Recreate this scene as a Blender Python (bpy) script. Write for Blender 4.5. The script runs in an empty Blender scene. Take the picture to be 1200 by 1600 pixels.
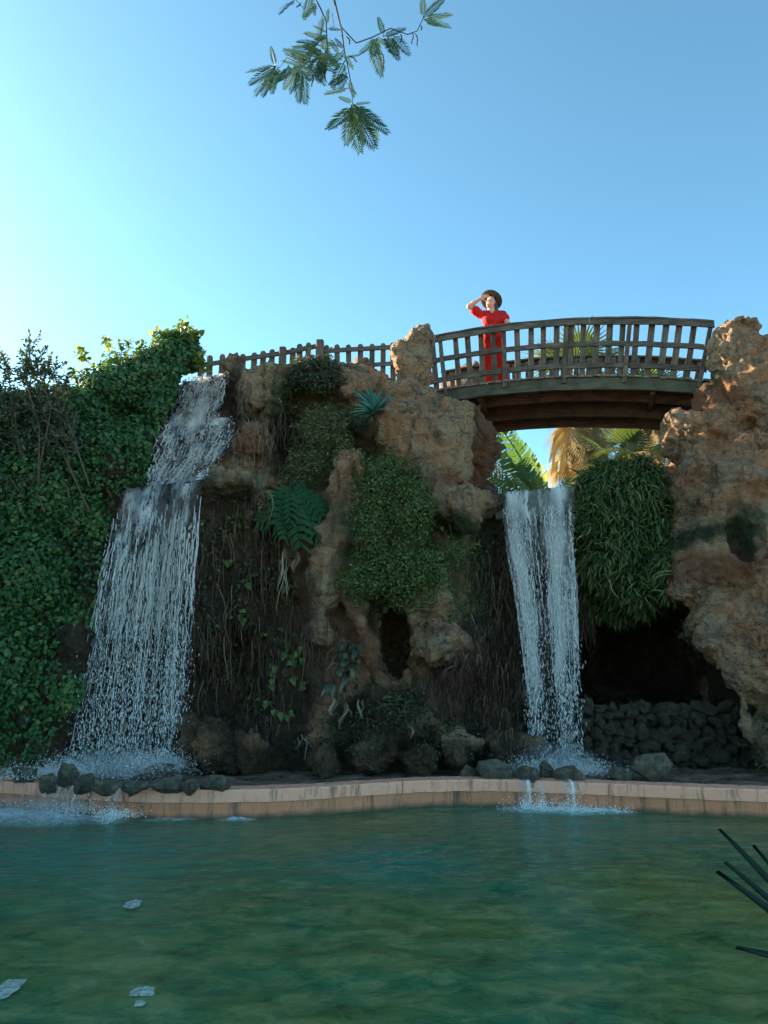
import bpy, math, random
import numpy as np
import openvdb
from mathutils import Vector, Matrix
from mathutils.bvhtree import BVHTree

R = math.radians
rnd = random.Random(11)
rng = np.random.default_rng(5)
SC = bpy.context.scene
COL = SC.collection

# ------------------------------------------------------------------ camera, sky, sun, exposure
FPX, PITCH, EYE = 1155.0, R(12.2), np.array([0.0, 0.0, 1.8])
cam_d = bpy.data.cameras.new('camera')
cam = bpy.data.objects.new('camera', cam_d)
COL.objects.link(cam)
UNIT = 0.82                               # metres per building unit; everything built below is scaled by it at the end
cam.location = EYE * UNIT
cam.rotation_euler = (R(90) + PITCH, 0, 0)
cam_d.sensor_fit = 'HORIZONTAL'
cam_d.sensor_width = 36.0
cam_d.lens = 36.0 * FPX / 1200.0
cam_d.clip_start, cam_d.clip_end = 0.05, 3000.0
SC.camera = cam

SUN_EL, SUN_AZ = R(18), R(-65)          # low sun behind the hedge, azimuth counted from +Y towards +X
world = bpy.data.worlds.new('World')
SC.world = world
world.use_nodes = True
wn = world.node_tree
wn.nodes.clear()
sky = wn.nodes.new('ShaderNodeTexSky')
sky.sky_type = 'NISHITA'
sky.sun_disc = False
sky.sun_elevation = SUN_EL
sky.sun_rotation = SUN_AZ
sky.altitude = 0
sky.air_density = 0.42
sky.dust_density = 0.5
sky.ozone_density = 3.0
bg = wn.nodes.new('ShaderNodeBackground')
bg.inputs['Strength'].default_value = 0.15
wo = wn.nodes.new('ShaderNodeOutputWorld')
tint = wn.nodes.new('ShaderNodeMix')          # one even tint: the teal grade of the photograph
tint.data_type, tint.blend_type = 'RGBA', 'MULTIPLY'
tint.inputs[0].default_value = 1.0
tint.inputs[7].default_value = (0.83, 1.08, 0.80, 1)
wn.links.new(sky.outputs[0], tint.inputs[6])
wn.links.new(tint.outputs[2], bg.inputs['Color'])
wn.links.new(bg.outputs[0], wo.inputs['Surface'])

sun_d = bpy.data.lights.new('sun', 'SUN')
sun_d.energy = 5.0
sun_d.angle = R(0.5)
sun_d.color = (1.0, 0.84, 0.64)
sun = bpy.data.objects.new('sun', sun_d)
COL.objects.link(sun)
sdir = Vector((math.sin(SUN_AZ) * math.cos(SUN_EL), math.cos(SUN_AZ) * math.cos(SUN_EL), math.sin(SUN_EL)))
sun.rotation_euler = sdir.to_track_quat('Z', 'Y').to_euler()
sun.location = (-20, 20, 20)

SC.view_settings.view_transform = 'Standard'
SC.view_settings.look = 'None'
SC.view_settings.gamma = 1.0
SC.view_settings.exposure = 2.3
SC.render.engine = 'CYCLES'
SC.cycles.use_denoising = True
SC.cycles.max_bounces = 8
SC.cycles.transparent_max_bounces = 24
SC.cycles.diffuse_bounces = 4

# ------------------------------------------------------------------ helpers
def W(px, py, Y):
    """world point that the photograph shows at pixel (px, py) of 1200 x 1600, standing Y metres away"""
    px, py, Y = np.broadcast_arrays(np.asarray(px, float), np.asarray(py, float), np.asarray(Y, float))
    dx, dy = (px - 600) / FPX, (800 - py) / FPX
    c, s = math.cos(PITCH), math.sin(PITCH)
    t = Y / (c - dy * s)
    return np.stack([dx * t, Y + 0 * t, EYE[2] + (s + dy * c) * t], -1)

def proj(P):
    P = np.asarray(P, float) - EYE
    c, s = math.cos(PITCH), math.sin(PITCH)
    d = P[..., 1] * c + P[..., 2] * s
    u = -P[..., 1] * s + P[..., 2] * c
    return 600 + FPX * P[..., 0] / d, 800 - FPX * u / d

def rayto(px, py):
    a = W(px, py, 10.0) - EYE
    return a / np.linalg.norm(a)

_P = np.random.default_rng(3).permutation(256).astype(np.int32)
_P = np.concatenate([_P, _P, _P])
_G = np.random.default_rng(4).normal(size=(256, 3)).astype(np.float32)
_G /= np.linalg.norm(_G, axis=1)[:, None]
def noise(p, f=1.0, off=0.0):
    """gradient noise, about -0.7 .. 0.7; f a number or one per axis"""
    p = (np.asarray(p, np.float32) * np.asarray(f, np.float32) + np.float32(off) + np.float32(37.3)).reshape(-1, 3)
    out = np.empty(len(p), np.float32)
    for a in range(0, len(p), 400000):
        q = p[a:a + 400000]
        i = np.floor(q).astype(np.int32)
        fr = q - i
        i &= 255
        u = fr * fr * fr * (fr * (fr * 6 - 15) + 10)
        acc = 0
        for dx in (0, 1):
            hx = _P[i[:, 0] + dx]
            wx = u[:, 0] if dx else 1 - u[:, 0]
            for dy in (0, 1):
                hy = _P[hx + i[:, 1] + dy]
                wy = wx * (u[:, 1] if dy else 1 - u[:, 1])
                for dz in (0, 1):
                    g = _G[_P[hy + i[:, 2] + dz]]
                    acc = acc + wy * (u[:, 2] if dz else 1 - u[:, 2]) * (
                        g[:, 0] * (fr[:, 0] - dx) + g[:, 1] * (fr[:, 1] - dy) + g[:, 2] * (fr[:, 2] - dz))
        out[a:a + 400000] = acc
    return out

def mesh(name, V, Fs, mats=None, smooth=True, attrs=None, uv=None, mat_idx=None):
    """mesh datablock from an (n,3) array and a list of face arrays (each (m,k))"""
    V = np.asarray(V, np.float32).reshape(-1, 3)
    if isinstance(Fs, np.ndarray):
        Fs = [Fs]
    Fs = [np.asarray(f, np.int32) for f in Fs if len(f)]
    me = bpy.data.meshes.new(name)
    me.vertices.add(len(V))
    me.vertices.foreach_set('co', V.ravel())
    tot = np.concatenate([np.full(len(f), f.shape[1], np.int32) for f in Fs])
    idx = np.concatenate([f.ravel() for f in Fs])
    me.loops.add(len(idx))
    me.loops.foreach_set('vertex_index', idx)
    me.polygons.add(len(tot))
    me.polygons.foreach_set('loop_start', np.concatenate([[0], np.cumsum(tot)[:-1]]).astype(np.int32))
    me.polygons.foreach_set('use_smooth', np.full(len(tot), smooth))
    for m in (mats if isinstance(mats, (list, tuple)) else [mats]):
        if m is not None:
            me.materials.append(m)
    if mat_idx is not None:
        me.polygons.foreach_set('material_index', np.asarray(mat_idx, np.int32))
    for k, v in (attrs or {}).items():
        a = me.attributes.new(k, 'FLOAT', 'POINT')
        a.data.foreach_set('value', np.asarray(v, np.float32))
    if uv is not None:
        l = me.uv_layers.new(name='UVMap')
        l.data.foreach_set('uv', np.asarray(uv, np.float32)[idx].ravel())
    me.update(calc_edges=True)
    return me

def link(name, me, parent=None, loc=None):
    o = bpy.data.objects.new(name, me)
    COL.objects.link(o)
    if parent is not None:
        o.parent = parent
    if loc is not None:
        o.location = loc
    return o

def thing(name, label, cat, loc=(0, 0, 0), group=None, rot=None):
    o = bpy.data.objects.new(name, None)
    COL.objects.link(o)
    o.empty_display_size = 0.1
    o.location = loc
    if rot is not None:
        o.rotation_euler = rot
    return tag(o, label, cat, group)

def tag(o, label=None, cat=None, group=None, kind=None):
    for k, v in (('label', label), ('category', cat), ('group', group), ('kind', kind)):
        if v:
            o[k] = v
    return o

def copy_tree(o, parent=None):
    c = o.copy()
    COL.objects.link(c)
    if parent is not None:
        c.parent = parent
    for ch in list(o.children):
        copy_tree(ch, c)
    return c

class MB:
    """collects simple shapes into one mesh"""
    def __init__(s):
        s.V, s.F, s.n = [], {}, 0
        s.A = []
    def add(s, V, F, a=0.0):
        V = np.asarray(V, float).reshape(-1, 3)
        for f in F:
            s.F.setdefault(len(f), []).append([i + s.n for i in f])
        s.V.append(V)
        s.A.append(np.full(len(V), a))
        s.n += len(V)
    def box(s, c, size, M=None, bev=0.0, a=0.0, warp=0.0):
        hx, hy, hz = np.asarray(size, float) / 2
        if bev <= 0:
            V = np.array([[x, y, z] for x in (-hx, hx) for y in (-hy, hy) for z in (-hz, hz)])
            F = [(0, 1, 3, 2), (4, 6, 7, 5), (0, 4, 5, 1), (2, 3, 7, 6), (0, 2, 6, 4), (1, 5, 7, 3)]
        else:
            b = min(bev, hx * .9, hy * .9, hz * .9)
            V, ids = [], {}
            for sx in (-1, 1):
                for sy in (-1, 1):
                    for sz in (-1, 1):
                        for ax in range(3):
                            p = [sx * hx, sy * hy, sz * hz]
                            for k in range(3):
                                if k != ax:
                                    p[k] -= (sx, sy, sz)[k] * b
                            ids[(sx, sy, sz, ax)] = len(V)
                            V.append(p)
            V = np.array(V)
            F = []
            for ax in range(3):
                o1, o2 = [k for k in range(3) if k != ax]
                for sg in (-1, 1):
                    q = []
                    for a_, b_ in ((-1, -1), (1, -1), (1, 1), (-1, 1)):
                        k = [0, 0, 0]
                        k[ax], k[o1], k[o2] = sg, a_, b_
                        q.append(ids[(*k, ax)])
                    F.append(tuple(q))
            for ax in range(3):
                o1, o2 = [k for k in range(3) if k != ax]
                for a_ in (-1, 1):
                    for b_ in (-1, 1):
                        k0, k1 = [0, 0, 0], [0, 0, 0]
                        k0[ax], k1[ax] = -1, 1
                        k0[o1] = k1[o1] = a_
                        k0[o2] = k1[o2] = b_
                        F.append((ids[(*k0, o1)], ids[(*k1, o1)], ids[(*k1, o2)], ids[(*k0, o2)]))
            for sx in (-1, 1):
                for sy in (-1, 1):
                    for sz in (-1, 1):
                        F.append(tuple(ids[(sx, sy, sz, k)] for k in range(3)))
            # outward winding
            G = []
            for f in F:
                p = V[list(f)]
                nrm = np.cross(p[1] - p[0], p[2] - p[0])
                G.append(f if np.dot(nrm, p.mean(0)) > 0 else f[::-1])
            F = G
        if M is not None:
            V = V @ np.asarray(M, float).T
        s.add(V + np.asarray(c, float), F, a)
    def tube(s, pts, rad, n=6, cap=True, a=0.0):
        pts = np.asarray(pts, float)
        rad = np.broadcast_to(np.asarray(rad, float), (len(pts),))
        V, F = [], []
        up = np.array([0.31, 0.17, 0.93])
        for i, p in enumerate(pts):
            d = pts[min(i + 1, len(pts) - 1)] - pts[max(i - 1, 0)]
            d = d / (np.linalg.norm(d) + 1e-9)
            x = np.cross(d, up)
            if np.linalg.norm(x) < .1:
                x = np.cross(d, (1, 0, 0))
            x /= np.linalg.norm(x)
            y = np.cross(d, x)
            for k in range(n):
                t = 2 * math.pi * k / n
                V.append(p + rad[i] * (x * math.cos(t) + y * math.sin(t)))
        for i in range(len(pts) - 1):
            for k in range(n):
                F.append((i * n + k, i * n + (k + 1) % n, (i + 1) * n + (k + 1) % n, (i + 1) * n + k))
        if cap:
            F.append(tuple(range(n))[::-1])
            F.append(tuple((len(pts) - 1) * n + k for k in range(n)))
        s.add(V, F, a)
    def lathe(s, prof, n=16, c=(0, 0, 0), M=None):
        V, F = [], []
        for r, z in prof:
            for k in range(n):
                t = 2 * math.pi * k / n
                V.append((r * math.cos(t), r * math.sin(t), z))
        for i in range(len(prof) - 1):
            for k in range(n):
                F.append((i * n + k, i * n + (k + 1) % n, (i + 1) * n + (k + 1) % n, (i + 1) * n + k))
        V = np.array(V)
        if M is not None:
            V = V @ np.asarray(M, float).T
        s.add(V + np.asarray(c, float), F)
    def mesh(s, name, mat, smooth=False, attr=None):
        me = mesh(name, np.concatenate(s.V), [np.array(v) for v in s.F.values()], mat, smooth,
                  {attr: np.concatenate(s.A)} if attr else None)
        return me
    def build(s, name, mat, parent=None, smooth=False, attr=None):
        return link(name, s.mesh(name, mat, smooth, attr), parent)

def basis(x, y, z):
    return np.stack([x, y, z], -1)

def rotm(ax, ang):
    return np.array(Matrix.Rotation(ang, 3, ax))

def instance(TV, TF, pos, M, scale, per=None):
    """many transformed copies of a small template in one array pair; M (n,3,3) columns are the axes"""
    n, k = len(pos), len(TV)
    V = np.einsum('nij,kj->nki', M, TV) * np.asarray(scale).reshape(-1, 1, 1) + pos[:, None, :]
    out = []
    for f in TF:
        f = np.asarray(f, np.int32)
        out.append((f[None] + (np.arange(n, dtype=np.int32) * k)[:, None, None]).reshape(-1, f.shape[1]))
    a = None if per is None else np.repeat(per, k)
    return V.reshape(-1, 3), out, a

# ------------------------------------------------------------------ node helpers
def new_mat(name):
    m = bpy.data.materials.new(name)
    m.use_nodes = True
    m.node_tree.nodes.clear()
    return m, NT(m.node_tree)

class NT:
    def __init__(s, t):
        s.t = t
    def n(s, typ, **kw):
        nd = s.t.nodes.new(typ)
        for k, v in kw.items():
            if k.startswith('i_'):
                nd.inputs[k[2:].replace('_', ' ')].default_value = v
            else:
                setattr(nd, k, v)
        return nd
    def l(s, a, b):
        s.t.links.new(a, b)
    def val(s, x, sock):
        if isinstance(x, (int, float, tuple, list)):
            if isinstance(x, (tuple, list)) and len(x) == 3 and sock.type == 'RGBA':
                x = (*x, 1)
            sock.default_value = x
        else:
            s.l(x, sock)
    def coord(s, scale=(1, 1, 1), kind='Object', loc=(0, 0, 0)):
        tc = s.n('ShaderNodeTexCoord')
        mp = s.n('ShaderNodeMapping')
        mp.inputs['Scale'].default_value = scale
        mp.inputs['Location'].default_value = loc
        s.l(tc.outputs[kind], mp.inputs['Vector'])
        return mp.outputs[0]
    def noise(s, vec, scale=5.0, detail=4, rough=.55, dist=0.0):
        nd = s.n('ShaderNodeTexNoise')
        nd.inputs['Scale'].default_value = scale
        nd.inputs['Detail'].default_value = detail
        nd.inputs['Roughness'].default_value = rough
        nd.inputs['Distortion'].default_value = dist
        s.l(vec, nd.inputs['Vector'])
        return nd.outputs[0]
    def vor(s, vec, scale=5.0, feature='F1', out='Distance'):
        nd = s.n('ShaderNodeTexVoronoi', feature=feature)
        nd.inputs['Scale'].default_value = scale
        s.l(vec, nd.inputs['Vector'])
        return nd.outputs[out]
    def ramp(s, fac, stops, interp='LINEAR'):
        nd = s.n('ShaderNodeValToRGB')
        cr = nd.color_ramp
        cr.interpolation = interp
        while len(cr.elements) < len(stops):
            cr.elements.new(0.5)
        for e, (p, c) in zip(cr.elements, stops):
            e.position = p
            e.color = (c, c, c, 1) if isinstance(c, (int, float)) else (*c, 1)
        s.l(fac, nd.inputs[0])
        return nd.outputs[0]
    def mix(s, fac, a, b, mode='MIX'):
        nd = s.n('ShaderNodeMix', data_type='RGBA', blend_type=mode)
        s.val(fac, nd.inputs[0])
        s.val(a, nd.inputs[6])
        s.val(b, nd.inputs[7])
        return nd.outputs[2]
    def math(s, op, a, b=0.0, clamp=False):
        nd = s.n('ShaderNodeMath', operation=op, use_clamp=clamp)
        s.val(a, nd.inputs[0])
        s.val(b, nd.inputs[1])
        return nd.outputs[0]
    def attr(s, name):
        return s.n('ShaderNodeAttribute', attribute_name=name).outputs['Fac']
    def bump(s, h, strength=.5, dist=.02, normal=None):
        nd = s.n('ShaderNodeBump')
        nd.inputs['Strength'].default_value = strength
        nd.inputs['Distance'].default_value = dist
        s.l(h, nd.inputs['Height'])
        if normal is not None:
            s.l(normal, nd.inputs['Normal'])
        return nd.outputs[0]
    def bsdf(s, color, rough=.8, normal=None, spec=.3, metal=0.0, out=True, **kw):
        b = s.n('ShaderNodeBsdfPrincipled')
        s.val(color, b.inputs['Base Color'])
        s.val(rough, b.inputs['Roughness'])
        b.inputs['Specular IOR Level'].default_value = spec
        b.inputs['Metallic'].default_value = metal
        for k, v in kw.items():
            s.val(v, b.inputs[k.replace('_', ' ')])
        if normal is not None:
            s.l(normal, b.inputs['Normal'])
        if out:
            s.out(b.outputs[0])
        return b.outputs[0]
    def out(s, sh, sock='Surface'):
        o = s.n('ShaderNodeOutputMaterial')
        s.l(sh, o.inputs[sock])
    def mixsh(s, fac, a, b):
        nd = s.n('ShaderNodeMixShader')
        s.val(fac, nd.inputs[0])
        s.l(a, nd.inputs[1])
        s.l(b, nd.inputs[2])
        return nd.outputs[0]
# ------------------------------------------------------------------ materials of rock, wall, water
def rock_material(name, tans, reds, greys, scale=1.0):
    m, t = new_mat(name)
    c = t.coord()
    big = t.noise(c, .55 * scale, 5, .55)
    mid = t.noise(c, 2.1 * scale, 7, .62, .4)
    fine = t.noise(c, 13 * scale, 7, .68)
    grit = t.noise(c, 55 * scale, 4, .7)
    strat = t.noise(t.coord((1.2, 1.2, 4.5)), 1.6 * scale, 6, .65, 1.2)
    drip = t.noise(t.coord((3.6, 3.6, .45)), 1.5, 6, .65, .3)
    pits = t.vor(c, 9 * scale)
    fine2 = t.noise(c, 34 * scale, 5, .72)
    pit2 = t.math('MULTIPLY', t.ramp(t.vor(t.mix(.05, c, t.n('ShaderNodeTexNoise', i_Scale=9.0).outputs[1]), 17 * scale), [(.10, 1), (.30, 0)]), t.ramp(t.noise(c, 1.5 * scale, 4, .6, .5), [(.48, 0), (.60, 1)]))
    col = t.mix(t.ramp(big, [(.40, 0), (.60, 1)]), tans, reds)
    col = t.mix(t.ramp(mid, [(.46, 0), (.62, .85)]), col, greys)
    col = t.mix(t.ramp(strat, [(.38, .45), (.5, 0)]), col, (.13, .075, .045))
    col = t.mix(t.ramp(fine, [(.32, .65), (.46, 0)]), col, (.085, .055, .038))
    col = t.mix(t.ramp(fine, [(.55, 0), (.72, .6)]), col, (.72, .56, .40))
    col = t.mix(t.ramp(drip, [(.55, 0), (.68, .6)]), col, (.06, .046, .034))
    col = t.mix(t.ramp(fine2, [(.34, .55), (.44, 0)]), col, (.13, .08, .045))
    col = t.mix(t.ramp(fine2, [(.56, 0), (.68, .5)]), col, (.74, .58, .42))
    col = t.mix(t.math('MULTIPLY', pit2, .8), col, (.06, .04, .026))
    col = t.mix(t.math('MULTIPLY', t.attr('red'), .8), col, t.mix(mid, (.36, .13, .05), (.20, .075, .035)))
    mossn = t.math('MULTIPLY', t.attr('moss'), t.ramp(mid, [(.3, .35), (.55, 1)]))
    mosscol = t.mix(fine, (.018, .030, .010), (.085, .10, .032))
    col = t.mix(mossn, col, mosscol)
    wet_shade = t.math('MULTIPLY', t.attr('wet'), t.ramp(t.noise(t.coord((1, 1, .5)), 2.3, 6, .7), [(.28, .55), (.52, 1)]))
    col = t.mix(wet_shade, col, t.mix(t.ramp(fine, [(.35, 0), (.7, 1)]), (.030, .020, .013), (.15, .088, .048)))  # damp rock tone, also the shade painted into cave and small hole
    cw = t.mix(.35, c, t.n('ShaderNodeTexNoise', i_Scale=1.7, i_Detail=3.0).outputs[1])
    crk = t.vor(cw, 3.1 * scale, 'DISTANCE_TO_EDGE')
    crkm = t.math('MULTIPLY', t.ramp(crk, [(0, 1), (.03, .45), (.08, 0)]), t.ramp(mid, [(.40, 0), (.56, 1)]))
    col = t.mix(t.math('MULTIPLY', crkm, .45), col, (.055, .036, .024))
    h = t.math('ADD', t.math('MULTIPLY', mid, 2.2), t.math('MULTIPLY', fine, 1.3))
    h = t.math('ADD', h, t.math('MULTIPLY', grit, .6))
    h = t.math('ADD', h, t.math('MULTIPLY', fine2, 1.0))
    h = t.math('SUBTRACT', h, t.math('MULTIPLY', pit2, .8))
    h = t.math('ADD', h, t.math('MULTIPLY', strat, 1.2))
    h = t.math('ADD', h, t.math('MULTIPLY', t.ramp(pits, [(0, 0), (.28, 1)]), .5))
    h = t.math('SUBTRACT', h, t.math('MULTIPLY', crkm, .5))
    rough = t.math('SUBTRACT', .92, t.math('MULTIPLY', t.attr('wet'), .42))
    t.bsdf(col, rough, t.bump(h, 1.0, .11), spec=.3)
    return m

M_ROCK = rock_material('sandy_rock', (.66, .40, .21), (.62, .28, .125), (.54, .38, .24))
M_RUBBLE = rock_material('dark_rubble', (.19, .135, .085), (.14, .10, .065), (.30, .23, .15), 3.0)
M_STONE = rock_material('grey_stone', (.40, .33, .24), (.36, .27, .18), (.46, .40, .31), 3.0)
M_FAR_ROCK = rock_material('far_red_rock', (.46, .26, .17), (.44, .22, .14), (.38, .25, .18))

# ------------------------------------------------------------------ rock as a solid field
class Field:
    def __init__(s, lo, hi, h):
        s.lo, s.h = np.array(lo, float), h
        s.n = np.ceil((np.array(hi) - s.lo) / h).astype(int) + 1
        s.ax = [(s.lo[k] + h * np.arange(s.n[k])).astype(np.float32) for k in range(3)]
        s.D = np.full(s.n, 9.0, np.float32)
    def region(s, c, r):
        sl = []
        for k in range(3):
            a = int(max(0, math.floor((c[k] - r - s.lo[k]) / s.h)))
            b = int(min(s.n[k], math.ceil((c[k] + r - s.lo[k]) / s.h) + 1))
            if b <= a:
                return None
            sl.append(slice(a, b))
        g = [s.ax[k][sl[k]] for k in range(3)]
        return tuple(sl), g[0][:, None, None], g[1][None, :, None], g[2][None, None, :]
    def op(s, sl, d, k, sub=False):
        a = s.D[sl]
        if sub:
            h = np.clip(.5 - .5 * (a + d) / k, 0, 1)
            s.D[sl] = a + (-d - a) * h + k * h * (1 - h)
        else:
            h = np.clip(.5 + .5 * (d - a) / k, 0, 1)
            s.D[sl] = d + (a - d) * h - k * h * (1 - h)
    def ell(s, c, r, rot=0.0, k=.25, sub=False, yaw=0.0):
        """rot tilts in the picture plane (positive leans right at the top), yaw turns about the vertical"""
        r = np.asarray(r, float)
        q = s.region(c, max(r) * 1.25 + k + .3)
        if q is None:
            return
        sl, x, y, z = q
        x, y, z = x - np.float32(c[0]), y - np.float32(c[1]), z - np.float32(c[2])
        cs, sn = math.cos(R(rot)), math.sin(R(rot))
        x, z = x * cs - z * sn, x * sn + z * cs
        cs, sn = math.cos(R(yaw)), math.sin(R(yaw))
        x, y = x * cs + y * sn, -x * sn + y * cs
        k0 = np.sqrt((x / r[0]) ** 2 + (y / r[1]) ** 2 + (z / r[2]) ** 2)
        k1 = np.sqrt((x / r[0] ** 2) ** 2 + (y / r[1] ** 2) ** 2 + (z / r[2] ** 2) ** 2) + 1e-6
        s.op(sl, (k0 * (k0 - 1) / k1).astype(np.float32), k, sub)
    def cap(s, a, b, ra, rb, k=.2, sub=False):
        a, b = np.asarray(a, float), np.asarray(b, float)
        c = (a + b) / 2
        q = s.region(c, np.linalg.norm(a - b) / 2 + max(ra, rb) + k + .3)
        if q is None:
            return
        sl, x, y, z = q
        ba = b - a
        t = np.clip(((x - a[0]) * ba[0] + (y - a[1]) * ba[1] + (z - a[2]) * ba[2]) / ba.dot(ba), 0, 1)
        d = np.sqrt((x - a[0] - t * ba[0]) ** 2 + (y - a[1] - t * ba[1]) ** 2 + (z - a[2] - t * ba[2]) ** 2) - (ra + (rb - ra) * t)
        s.op(sl, d.astype(np.float32), k, sub)
    def rough(s, fn, band=.5):
        idx = np.nonzero(np.abs(s.D) < band)
        p = np.stack([s.ax[k][idx[k]] for k in range(3)], -1)
        s.D[idx] += fn(p)
    def polygons(s):
        D = s.D.copy()
        for k in range(3):           # closed at the border of the grid
            i0 = [slice(None)] * 3
            for e in (0, -1):
                i0[k] = e
                D[tuple(i0)] = np.maximum(D[tuple(i0)], .02)
        g = openvdb.FloatGrid(0.3)
        g.copyFromArray(np.clip(D, -.3, .3))
        P, Q = g.convertToQuads(0.0)[:2]
        P = P.astype(np.float64) * s.h + s.lo
        Q = np.asarray(Q, np.int32)
        a, b, c, d = (P[Q[:, k]] for k in range(4))
        if np.einsum('ij,ij->i', a - P.mean(0), np.cross(c - a, d - b)).sum() < 0:
            Q = Q[:, ::-1]
        return P, Q

def vnormals(P, Q):
    N = np.zeros_like(P)
    fn = np.cross(P[Q[:, 2]] - P[Q[:, 0]], P[Q[:, 3 if Q.shape[1] > 3 else 1]] - P[Q[:, 1 if Q.shape[1] > 3 else 0]])
    if Q.shape[1] == 3:
        fn = np.cross(P[Q[:, 1]] - P[Q[:, 0]], P[Q[:, 2]] - P[Q[:, 0]])
    for k in range(Q.shape[1]):
        for ax in range(3):
            N[:, ax] += np.bincount(Q[:, k], fn[:, ax], len(P))
    return N / (np.linalg.norm(N, axis=1)[:, None] + 1e-12)

def crag(p):
    n1 = noise(p, .8) * .30
    n2 = (np.abs(noise(p, (1.35, 1.35, 1.0), 5)) - .18) * -.40
    n3 = noise(p, (3.0, 3.0, .75), 11) * .13
    return n1 + n2 + n3

def fine_rock(P, Q, amp=1.0):
    N = vnormals(P, Q)
    d = (np.abs(noise(P, (3.6, 3.6, 2.8), 3)) - .2) * .24 - np.clip(.09 - np.abs(noise(P, (1.7, 1.7, 1.0), 31)), 0, 1) * 1.3 * np.clip(noise(P, .9, 41) * 4 + .4, 0, 1) + (np.abs(noise(P, (8, 8, 6), 8)) - .2) * .15 + noise(P, 17, 2) * .05
    return P + N * (d * amp)[:, None]

def blobs(P, items):
    """0..1 field: soft union of (px, py, Y, rx, ry, rz) blobs in the place, edges broken by noise"""
    v = np.zeros(len(P), np.float32)
    for px, py, Y, rx, ry, rz in items:
        c = W(px, py, Y)
        d = np.sqrt((((P - c) / (rx, ry, rz)) ** 2).sum(1))
        v = np.maximum(v, np.clip((1.25 - d) * 2.2, 0, 1))
    return np.clip(v + noise(P, 2.2, 4) * .9 * (v > 0) * (v < 1), 0, 1)

# ---- the cliff: a base mass given by its front face (Y) and its crest (Z), then boulders, hollows and buttresses
F = Field((-9.0, 10.0, -.3), (6.4, 19.2, 8.7), .05)
xs = [-9, -5.2, -4.4, -3.6, -2.7, -1.6, -.6, .4, 1.2, 2.0, 2.6, 3.4, 5.8]
zs = [0, 1.5, 3.0, 4.5, 5.0, 6.0, 7.5, 9]
YF = np.array([
    [10.7, 11.0, 11.3, 11.7, 11.9, 12.4, 13.0, 13.4],
    [10.9, 11.2, 11.5, 11.9, 12.1, 12.6, 13.2, 13.5],
    [11.9, 11.8, 11.7, 12.0, 12.5, 12.9, 13.6, 13.8],
    [12.5, 12.5, 11.9, 11.9, 12.6, 13.0, 13.5, 13.8],
    [12.0, 12.3, 12.0, 11.9, 12.5, 12.9, 13.5, 13.8],
    [11.8, 12.1, 12.2, 12.5, 12.7, 12.9, 13.4, 13.8],
    [11.5, 11.8, 11.9, 12.3, 12.5, 12.8, 13.4, 13.8],
    [11.5, 11.8, 11.9, 12.3, 12.5, 12.8, 13.6, 13.8],
    [11.7, 12.1, 12.3, 12.6, 12.8, 13.2, 14.0, 14.4],
    [12.3, 12.8, 13.0, 13.0, 13.0, 14.3, 14.8, 14.8],
    [12.7, 13.4, 13.4, 13.1, 13.1, 14.6, 14.8, 14.8],
    [12.7, 13.4, 13.4, 13.1, 13.1, 14.6, 14.8, 14.8],
    [12.6, 13.2, 13.2, 13.0, 13.0, 14.6, 14.8, 14.8]])
ztx = [-9, -6, -5, -4.3, -3.9, -3.6, -2.9, -2.5, -1.6, -.6, .2, .8, 1.4, 1.93, 2.02, 5.8]
ztz = [6.2, 6.5, 6.8, 7.2, 7.3, 7.35, 7.4, 7.45, 7.6, 7.55, 7.3, 7.05, 6.9, 6.7, 4.88, 4.88]
X3, Y3, Z3 = F.ax
def smooth_interp(x, xp, fp):
    return np.interp(x, xp, fp)
tmp = np.stack([np.interp(X3, xs, YF[:, j]) for j in range(len(zs))], 1)          # nx, nz levels
yfront = np.stack([np.interp(Z3, zs, tmp[i]) for i in range(len(X3))], 0)         # nx, nz
ztop = np.interp(X3, ztx, ztz)
D = np.maximum((yfront[:, None, :] - Y3[None, :, None]) * .9, (Z3[None, None, :] - ztop[:, None, None]))
F.D = np.maximum(D, Y3[None, :, None] - 18.9).astype(np.float32)
del D

def E(f, px, py, Y, rx, ry, rz, rot=0, k=.22, sub=False, yaw=0):
    f.ell(W(px, py, Y), (rx, ry, rz), rot, k, sub, yaw)
E(F, 410, 628, 12.95, .40, .5, .70, -22, .15)      # pale outcrop beside the upper fall
E(F, 365, 590, 13.1, .16, .3, .36, -10, .1)
E(F, 400, 690, 12.45, .36, .4, .30, 15, .12)
E(F, 340, 768, 12.0, .62, .6, .24, -10, .15)       # mossy shelf beside the lower lip
E(F, 418, 800, 12.1, .3, .4, .4, 0, .2)
E(F, 446, 690, 12.9, .22, .5, .55, 10, .15, True)  # dark cleft
E(F, 425, 800, 12.6, .25, .7, .5, 0, .2, True)
E(F, 250, 690, 12.75, .38, .4, .28, -12, .15)      # ledge of the second tier
E(F, 175, 752, 12.05, .2, .3, .45, 8, .12)         # rock showing through the ivy
E(F, 112, 1020, 11.45, .28, .3, .75, 6, .2)
E(F, 470, 600, 13.3, .75, .6, .35, 0, .25)
E(F, 540, 612, 13.2, .5, .6, .35, 15, .2)
E(F, 560, 690, 12.9, .5, .5, .4, 0, .25, True)     # shade under the big slab
E(F, 652, 640, 13.0, .45, .55, .45, 0, .2)
E(F, 655, 700, 12.55, .62, .6, .95, -28, .15)      # big slanting slab under the pillar
E(F, 705, 690, 12.6, .45, .5, .85, 8, .15)
E(F, 742, 700, 13.6, .42, .7, .9, 0, .15)          # red rock under the bridge
E(F, 716, 800, 12.2, .32, .4, .42, 0, .12)
E(F, 764, 790, 12.55, .3, .4, .26, -8, .1)
E(F, 675, 790, 12.25, .3, .4, .5, 20, .15)
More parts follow.
